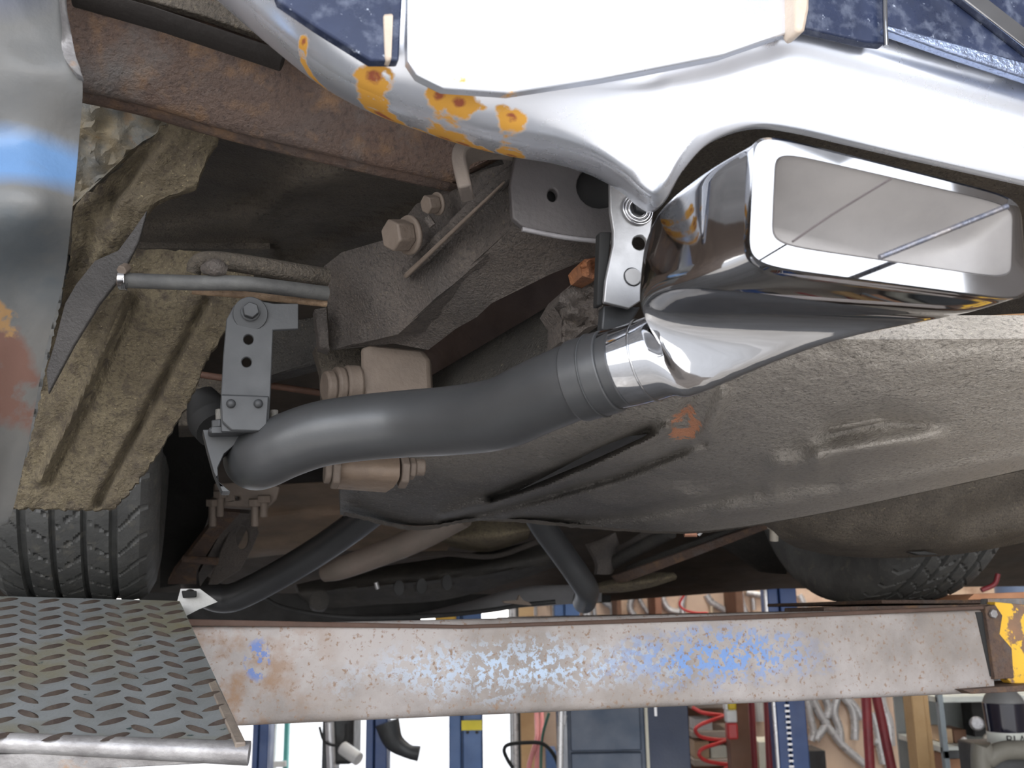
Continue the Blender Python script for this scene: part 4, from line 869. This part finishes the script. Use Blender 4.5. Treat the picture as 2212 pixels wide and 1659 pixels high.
# red coil hose, upper and lower runs
o = tube('coil_hose', [B(1495, 1528, 4.4), B(1520, 1540, 4.4), B(1562, 1546, 4.42), B(1540, 1555, 4.36), B(1512, 1566, 4.33), B(1502, 1578, 4.33), B(1515, 1592, 4.36), B(1550, 1598, 4.4), B(1572, 1598, 4.42), B(1550, 1606, 4.38), B(1518, 1617, 4.34), B(1510, 1630, 4.33), B(1525, 1643, 4.36), B(1560, 1650, 4.4), B(1582, 1652, 4.42), B(1560, 1664, 4.38)], .008, red_p, None, 12)
tag(o, 'coiled red air hose hanging right of the dark cabinets', 'hose')
o = tube('coil_hose', [B(1478, 1285, 5.6), B(1468, 1305, 5.6), B(1480, 1318, 5.6), B(1505, 1324, 5.6), B(1528, 1325, 5.6), B(1512, 1335, 5.55), B(1490, 1350, 5.55)], .007, red_p, None, 10)
tag(o, 'short loop of red hose on the peg board above the beam', 'hose')
cn = root('grease_tube', B(1580, 1610, 4.25), 'red and white tube with a yellow band hanging beside the brown post', 'tube')
zt_, zb_ = B(1578, 1515, 4.255), B(1584, 1598, 4.255)
box('red_end', Vector((zb_.x - .022, 4.255, zb_.z)), Vector((.045, 0, 0)), Vector((0, .048, 0)), Vector((0, 0, .065)), red_p, cn, .008)
box('white_band', Vector((zb_.x - .023, 4.255, zb_.z + .065)), Vector((.045, 0, 0)), Vector((0, .045, 0)), Vector((0, 0, .05)), white_p, cn, .006)
box('yellow_band', Vector((zb_.x - .014, 4.25, zb_.z + .115)), Vector((.035, 0, 0)), Vector((0, .045, 0)), Vector((0, 0, .09)), mat('yellow_band', (.85, .6, .02), None, 5, .5), cn, .006)
box('white_edge', Vector((zb_.x - .026, 4.255, zb_.z + .115)), Vector((.014, 0, 0)), Vector((0, .045, 0)), Vector((0, 0, .09)), white_p, cn, .003)
# cubby wall: dark wooden dividers and shelf boards on the back wall
for k, (x, t_) in enumerate(((1337, 10), (1422, 14), (1598, 16))):
    q = B(x, 1300, WY - .35); wd = t_ * .0027
    o = box('wooden_divider', Vector((q.x - wd / 2, WY - .35, 0)), Vector((wd, 0, 0)), Vector((0, .34, 0)), Vector((0, 0, 3)), brown_w if k != 1 else mat('red_brown_wood', (.34, .16, .1), None, 5, .7), None, .003)
    tag(o, ('thin brown upright divider on the peg board, leftmost of three', 'reddish-brown upright divider beside the red hose loop', 'thick brown upright divider left of the slotted navy post')[k], 'divider')
for k, (x0, x1, y0) in enumerate(((1344, 1414, 1338), (1430, 1590, 1341), (1607, 2212, 1330))):
    a, b_ = B(x0, y0, WY - .3), B(x1, y0, WY - .3)
    o = box('shelf_board', Vector((a.x, WY - .3, a.z - .02)), Vector((b_.x - a.x, 0, 0)), Vector((0, .29, 0)), Vector((0, 0, .035)), brown_w, None, .003)
    tag(o, ('short brown shelf board between the two left dividers', 'brown shelf board under the red hose loop', 'long brown shelf board running to the right past the navy post')[k], 'shelf')
o = box('brown_post', Vector((B(1577, 1600, 4.3).x, 4.301, 0)), Vector((.084, 0, 0)), Vector((0, .08, 0)), Vector((0, 0, 1.42)), brown_w, None, .003)
box('cleat', Vector((B(1592, 1600, 4.3).x - .01, 4.28, .9)), Vector((.075, 0, 0)), Vector((0, .02, 0)), Vector((0, 0, .03)), brown_w, o, .002)
tag(o, 'dark brown wooden post beside the red and white tube', 'post')
# silver exhaust tubes hanging on the wall
def hung(pts, r, y, label, m=silver):
    o = tube('exhaust_tube', [B(x, y_, y) for x, y_ in pts], r, m, None, 14); tag(o, label, 'pipe', None); return o
YT = WY - .022
up = [([(1153, 1262), (1153, 1300), (1154, 1330)], 'straight silver tube above the beam, just right of the daylight gap'),
      ([(1188, 1290), (1198, 1305), (1200, 1335)], 'short bent silver tube touching the blue post above the beam'),
      ([(1241, 1285), (1243, 1310), (1246, 1340)], 'silver tube above the beam just right of the blue post'),
      ([(1254, 1300), (1262, 1322), (1266, 1340)], 'thin tilted silver tube in the cluster above the beam'),
      ([(1262, 1285), (1267, 1310), (1274, 1340)], 'fat silver tube in the cluster above the beam'),
      ([(1282, 1285), (1283, 1310), (1285, 1335)], 'last straight silver tube of the cluster above the beam'),
      ([(1300, 1280), (1306, 1300), (1322, 1312), (1326, 1335)], 'S-bent silver tube left of the thin brown divider'),
      ([(1372, 1280), (1362, 1300), (1362, 1318), (1370, 1330)], 'curved silver tube between the two left dividers'),
      ([(1380, 1290), (1390, 1310), (1405, 1330)], 'slanted grey tube between the two left dividers'),
      ([(1428, 1280), (1436, 1305), (1448, 1318), (1466, 1322)], 'elbow silver tube right of the reddish-brown divider'),
      ([(1478, 1285), (1472, 1305), (1476, 1330), (1480, 1345)], 'upright silver tube behind the red hose loop'),
      ([(1526, 1285), (1536, 1300), (1555, 1312), (1570, 1322)], 'slanting silver tube right of the red hose loop'),
      ([(1536, 1308), (1538, 1325), (1542, 1345)], 'short cream tube hanging below the slanting silver tube'),
      ([(1598, 1275), (1602, 1300), (1610, 1325)], 'curved silver tube against the thick brown divider'),
      ([(1612, 1280), (1640, 1285), (1672, 1292)], 'nearly level grey tube reaching the slotted navy post'),
      ([(1626, 1292), (1628, 1310), (1628, 1318)], 'stubby grey tube hanging under the level tube'),
      ([(1726, 1285), (1734, 1300), (1740, 1325)], 'bent grey tube right of the navy post above the beam')]
for i, (pts, lb) in enumerate(up): hung(pts, .02 if i not in (3, 5, 8, 12, 15) else .013, YT, lb, mat('cream_tube', (.75, .62, .45), None, 5, .5) if i == 12 else silver)
lo = [([(1637, 1480), (1636, 1520), (1640, 1558)], 'white tube between the two maroon pipes', 5.0),
      ([(1742, 1500), (1748, 1540), (1756, 1580), (1752, 1600)], 'pale silver tube just right of the slotted navy post', 4.9),
      ([(1756, 1510), (1772, 1545), (1785, 1560), (1780, 1572), (1762, 1598)], 'silver tube bent into a hook right of the navy post', 4.8),
      ([(1778, 1557), (1800, 1585), (1820, 1610), (1868, 1652)], 'long slanting grey tube running down to the maroon posts', 4.75),
      ([(1782, 1505), (1790, 1530), (1786, 1550)], 'short curved silver tube behind the hook tube', 5.0),
      ([(1808, 1508), (1802, 1540), (1812, 1570), (1816, 1602)], 'S-bent silver tube hanging over the slanting tube', 4.95),
      ([(1822, 1505), (1840, 1530), (1846, 1560), (1846, 1598)], 'upright silver tube left of the maroon posts', 4.9),
      ([(1826, 1505), (1845, 1525), (1862, 1552)], 'short slanted grey tube beside the maroon posts', 4.85),
      ([(1884, 1540), (1892, 1565), (1898, 1600), (1908, 1650)], 'silver tube just right of the maroon posts', 4.7),
      ([(1898, 1490), (1906, 1530), (1918, 1560), (1922, 1610)], 'fat jointed silver tube right of the maroon posts', 4.65),
      ([(1888, 1600), (1902, 1606), (1912, 1620), (1920, 1659)], 'small bright elbow tube low beside the maroon posts', 4.6)]
for i, (pts, lb, y) in enumerate(lo): hung(pts, .034 if i in (0, 9) else .024, WY - .03, lb, white_p if i == 0 else silver)
for k, (x0, y0, x1, y1, y) in enumerate(((1621, 1480, 1632, 1700, 4.5), (1655, 1480, 1664, 1700, 4.35), (1869, 1480, 1882, 1700, 4.3), (1888, 1480, 1935, 1700, 4.4))):
    q0, q1 = B(x0, y0, y), B(x1, y1, y); q1 = q0 + (q1 - q0) * (q0.z / (q0.z - q1.z))
    o = tube('maroon_pole', [q0, q1], .014 if k < 2 else .02, maroon, None, 14, 1, .002)
    tag(o, ('maroon pole left of the white hanging tube', 'maroon pole right of the white hanging tube', 'thick maroon pole among the hanging silver tubes', 'leaning maroon pole right of the thick one')[k], 'pole')
o = box('white_carton', Vector((B(1638, 1600, 4.9).x, 4.9, 0)), Vector((.12, 0, 0)), Vector((0, .2, 0)), Vector((0, 0, B(1640, 1602, 4.9).z)), mat('cream_carton', (.8, .78, .66), None, 5, .6), None, .003)
box('flap', Vector((B(1638, 1600, 4.9).x, 4.89, B(1640, 1602, 4.9).z - .01)), Vector((.12, 0, 0)), Vector((0, .01, 0)), Vector((0, 0, .012)), wood, o, 0)
tag(o, 'tall cream carton behind the maroon poles', 'box')
o = box('dark_carton', Vector((B(1742, 1610, 4.6).x, 4.6, 0)), Vector((.08, 0, 0)), Vector((0, .2, 0)), Vector((0, 0, B(1742, 1622, 4.6).z)), metal_d, None, .003)
box('flap', Vector((B(1742, 1610, 4.6).x, 4.59, B(1742, 1622, 4.6).z - .01)), Vector((.08, 0, 0)), Vector((0, .01, 0)), Vector((0, 0, .012)), brown_w, o, 0)
tag(o, 'dark carton on the floor right of the slotted navy post', 'box')
# small shelf unit with cartons between coil hose and cabinet
sh = root('shelf_rack', Vector((B(1545, 1640, 4.9).x, 4.9, 0)), 'pale wooden rack behind the coiled red hose', 'shelf')
xa, xb = B(1496, 1600, 4.9).x, B(1604, 1600, 4.9).x
for zz in (B(1540, 1594, 4.9).z, B(1540, 1655, 4.9).z, B(1540, 1530, 4.9).z): box('board', Vector((xa, 4.9, zz)), Vector((xb - xa, 0, 0)), Vector((0, .35, 0)), Vector((0, 0, .03)), mat('grey_wood', (.45, .38, .32), None, 5, .6), sh, .003)
box('upright', Vector((xb - .03, 4.88, 0)), Vector((.03, 0, 0)), Vector((0, .35, 0)), Vector((0, 0, B(1590, 1600, 4.9).z)), mat('pinkish_wood', (.55, .36, .3), None, 5, .6), sh, .003)
box('back_board', Vector((xa, 5.26, 0)), Vector((xb - xa, 0, 0)), Vector((0, .02, 0)), Vector((0, 0, 1.35)), brown_w, sh, .003)
for k, (x0, x1, y0, y1, lb, m_) in enumerate(((1502, 1540, 1582, 1608, 'white box on the pale rack behind the upper coil of red hose', white_p), (1537, 1570, 1624, 1652, 'small cream box low on the pale rack', mat('cream_carton', (.8, .78, .66), None, 5, .6)), (1502, 1532, 1612, 1650, 'tan box at the left of the pale rack', mat('tan_card', (.7, .5, .32), None, 5, .7)))):
    a, b_ = B(x0, y1, 4.92), B(x1, y0, 4.92); zb = B(1540, 1594 if k == 0 else 1655, 4.9).z + .031; b_.z += zb - a.z; a.z = zb
    o = box('carton', Vector((a.x, 4.92, a.z)), Vector((b_.x - a.x, 0, 0)), Vector((0, .15, 0)), Vector((0, 0, b_.z - a.z)), m_, None, .003)
    tag(o, lb, 'box')
# pine frame and the bench shelves at the right
fr = root('pine_frame', Vector((B(2005, 1600, 3.9).x, 3.9, 0)), 'upright pine frame post left of the shelves with cartons', 'frame')
box('stud', Vector((B(2008, 1600, 3.86).x - .05, 3.86, 0)), Vector((.045, 0, 0)), Vector((0, .09, 0)), Vector((0, 0, 1.4)), wood, fr, .003)
box('stud', Vector((B(2008, 1600, 3.86).x, 3.88, 0)), Vector((.02, 0, 0)), Vector((0, .09, 0)), Vector((0, 0, 1.4)), wood, fr, .003)
box('batten', Vector((B(1984, 1600, 3.9).x, 3.9, 0)), Vector((.02, 0, 0)), Vector((0, .05, 0)), Vector((0, 0, 1.4)), mat('grey_wood', (.45, .38, .32), None, 5, .6), fr, .003)
o = box('brown_board', Vector((B(1968, 1600, 5.2).x, 5.2, 0)), Vector((.06, 0, 0)), Vector((0, .03, 0)), Vector((0, 0, 1.5)), mat('red_brown_wood', (.34, .16, .1), None, 5, .7), None, .003); tag(o, 'reddish-brown board standing left of the pine frame', 'board')
rk = root('steel_rack', Vector((B(2110, 1630, 4.0).x, 4.1, 0)), 'steel rack with white shelves holding cartons, far right', 'shelf')
xa, xb = B(2036, 1620, 4.0).x, B(2290, 1620, 4.0).x
for yp in (1505, 1614):
    zz = B(2100, yp, 4.0).z; box('shelf', Vector((xa, 4.0, zz - .02)), Vector((xb - xa, 0, 0)), Vector((0, .45, 0)), Vector((0, 0, .022)), mat('white_shelf_steel', (.72, .76, .72), None, 5, .5), rk, .002)
box('lip', Vector((xa, 3.99, B(2100, 1626, 4.0).z - .02)), Vector((xb - xa, 0, 0)), Vector((0, .01, 0)), Vector((0, 0, .03)), metal_d, rk, .002)
box('upright', Vector((xa, 3.99, 0)), Vector((.02, 0, 0)), Vector((0, .03, 0)), Vector((0, 0, 1.35)), mat('grey_blue_steel', (.3, .36, .4), None, 5, .5), rk, .002)
box('back_panel', Vector((xa, 4.46, 0)), Vector((xb - xa, 0, 0)), Vector((0, .01, 0)), Vector((0, 0, 1.35)), mat('grey_panel', (.35, .38, .38), None, 5, .6), rk, .002)
box('speaker_panel', Vector((B(2106, 1600, 4.3).x, 4.3, B(2106, 1611, 4.3).z)), Vector((.13, 0, 0)), Vector((0, .1, 0)), Vector((0, 0, .2)), black_m, rk, .004)
bt = [('carton', 2041, 2062, 1576, 1608, mat('tan_card', (.7, .5, .32), None, 5, .7), 'tan carton at the left of the upper white shelf', 'box'),
      ('carton', 2063, 2092, 1578, 1608, brown_w, 'brown carton beside the tan one on the upper white shelf', 'box'),
      ('carton', 2046, 2084, 1632, 1680, mat('orange_card', (.6, .33, .2), None, 5, .7), 'orange-brown carton low on the right rack, left one', 'box'),
      ('carton', 2089, 2128, 1634, 1682, mat('orange_card', (.6, .33, .2), None, 5, .7), 'orange-brown carton low on the right rack, middle one', 'box'),
      ('carton', 2134, 2176, 1640, 1688, mat('orange_card', (.6, .33, .2), None, 5, .7), 'orange-brown carton low on the right rack under the grey hose', 'box')]
for nm, x0, x1, y0, y1, m_, lb, ct in bt:
    a, b_ = B(x0, y1, 4.1), B(x1, y0, 4.1); a.x = B(x0, 1620, 4.1).x; b_.x = B(x1, 1620, 4.1).x
    if y1 < 1620: zb = B(2100, 1614, 4.0).z + .003; b_.z += zb - a.z; a.z = zb
    else: a.z = 0
    o = box(nm, Vector((a.x, 4.1, a.z)), Vector((b_.x - a.x, 0, 0)), Vector((0, .15, 0)), Vector((0, 0, b_.z - a.z)), m_, None, .004); tag(o, lb, ct)
o = tube('round_gauge', [B(2109, 1563, 4.02), B(2111, 1563, 3.97)], .026, mat('grey_gauge', (.4, .4, .42), None, 5, .25, .6), None, 24, 1, .006)
tube('gauge_stem', [B(2103, 1515, 4.03), B(2106, 1550, 4.01)], .012, silver, o, 12, 1)
tag(o, 'round grey gauge hanging in front of the black panel', 'gauge')
o = tube('round_cover', [B(2135, 1597, 4.02), B(2137, 1597, 3.99)], .022, mat('beige_lid', (.45, .42, .36), None, 5, .6), None, 20, 1, .005)
tube('knob', [B(2137, 1597, 3.99), B(2138, 1597, 3.975)], .006, silver, o, 10, 1)
tag(o, 'round beige cover disc below the gauge', 'cover')
o = tube('small_bottle', [B(2083, 1610, 4.0), B(2083, 1597, 4.0), B(2083, 1592, 4.0)], [.013, .013, .005], white_p, None, 14, 1); tag(o, 'tiny white bottle on the upper white shelf', 'bottle')
o = tube('silver_can', [B(2165, 1608, 4.02), B(2165, 1490, 4.02), B(2168, 1478, 4.02)], [.018, .016, .01], zinc, None, 16, 1); tag(o, 'small silver can top beside the black bottle', 'can')
# black bottle with pale label band
bo = root('black_bottle', Vector((B(2195, 1612, 3.3).x, 3.35, B(2195, 1612, 3.3).z)), 'big black glossy bottle with a white label band at the right edge', 'bottle')
bx = bo.location.x; z1 = B(2195, 1612, 3.3).z; z2 = B(2195, 1583, 3.3).z; z3 = B(2195, 1520, 3.3).z; z4 = B(2195, 1490, 3.3).z
gl = mat('glossy_black_plastic', (.012, .012, .025), None, 5, .12, 0, 0, coat=.6)
cyl = lambda nm, za, zb, ra, rb, m_: tube(nm, [Vector((bx, 3.35, za)), Vector((bx, 3.35, zb))], [ra, rb], m_, bo, 40, 1, .001)
RB = B(2240, 1600, 3.3).x - bx
cyl('body', z1, z3, RB * .86, RB * .95, gl)
lbnd = cyl('label_band', z1, z2, RB * .9, RB * .9, mat('white_label', (.75, .78, .72), None, 5, .5, 0, 0))
tube('cap', [Vector((bx, 3.35, z3)), Vector((bx, 3.35, z3 + .02)), Vector((bx, 3.35, z4 + .02)), Vector((bx, 3.35, z4 + .04))], [RB * .93, RB * .8, RB * .35, RB * .3], mat('grey_cap', (.2, .2, .2), None, 5, .5), bo, 32, 3)
fc = bpy.data.curves.new('lettering', 'FONT'); fc.body = 'BLACK'; fc.size = .036; fc.extrude = .0006; fc.align_x = 'LEFT'
fo = bpy.data.objects.new('lettering', fc); COL.objects.link(fo); fo.location = (bx - .032, 3.35 - RB * .9 - .002, z1 + .008); fo.rotation_euler = (math.pi / 2, 0, 0); fc.materials.append(black_m)
bpy.context.view_layer.update()
dg = bpy.context.evaluated_depsgraph_get(); me = bpy.data.meshes.new_from_object(fo.evaluated_get(dg)); mw = fo.matrix_world.copy(); me.transform(mw); bpy.data.objects.remove(fo)
# wrap the letters round the bottle
for v in me.vertices:
    a_ = (v.co.x - bx) / (RB * .9); rr_ = RB * .9 + .001 + (3.35 - RB * .9 - v.co.y) * .3
    v.co.x = bx + math.sin(a_) * rr_; v.co.y = 3.35 - math.cos(a_) * rr_
lo_ = bpy.data.objects.new('lettering', me); COL.objects.link(lo_); lo_.parent = lbnd
h0 = B(2120, 1680, 3.2)
o = tube('grey_hose', [Vector((h0.x - .02, 3.2, 0)), h0, B(2136, 1640, 3.2), B(2160, 1624, 3.2), B(2195, 1620, 3.2), B(2260, 1624, 3.2)], [.028, .028, .028, .028, .028, .028], mat('olive_grey_hose', (.2, .19, .16), None, 5, .6), None, 18); tag(o, 'thick olive grey hose lying under the black bottle', 'hose')
o = box('bottle_stand', Vector((bx - .1, 3.25, 0)), Vector((.25, 0, 0)), Vector((0, .25, 0)), Vector((0, 0, z1)), metal_d, None, .006)
box('stand_top', Vector((bx - .11, 3.24, z1 - .012)), Vector((.27, 0, 0)), Vector((0, .27, 0)), Vector((0, 0, .011)), metal_d, o, .002)
tag(o, 'dark stand under the black bottle', 'stand')
# blue drum behind the right tyre
dq = B(2195, 1270, 5.3)
o = tube('blue_drum', [Vector((dq.x, dq.y, 0)), dq - Z * .3, dq + Z * .02, dq + Z * .5], .105, mat('grey_blue_plastic', (.2, .27, .42), None, 5, .4), None, 28, 1, .01)
tube('drum_ring', [dq - Z * .06, dq - Z * .05], .109, mat('grey_blue_plastic', (.2, .27, .42), None, 5, .4), o, 28, 1)
tag(o, 'grey-blue drum behind the right tyre', 'drum')
o = tube('red_hose', [B(2120, 1275, 3.3), B(2148, 1262, 3.3), B(2156, 1240, 3.3)], .008, maroon, None, 10); tag(o, 'red hose between the right tyre and the grey-blue drum', 'hose')
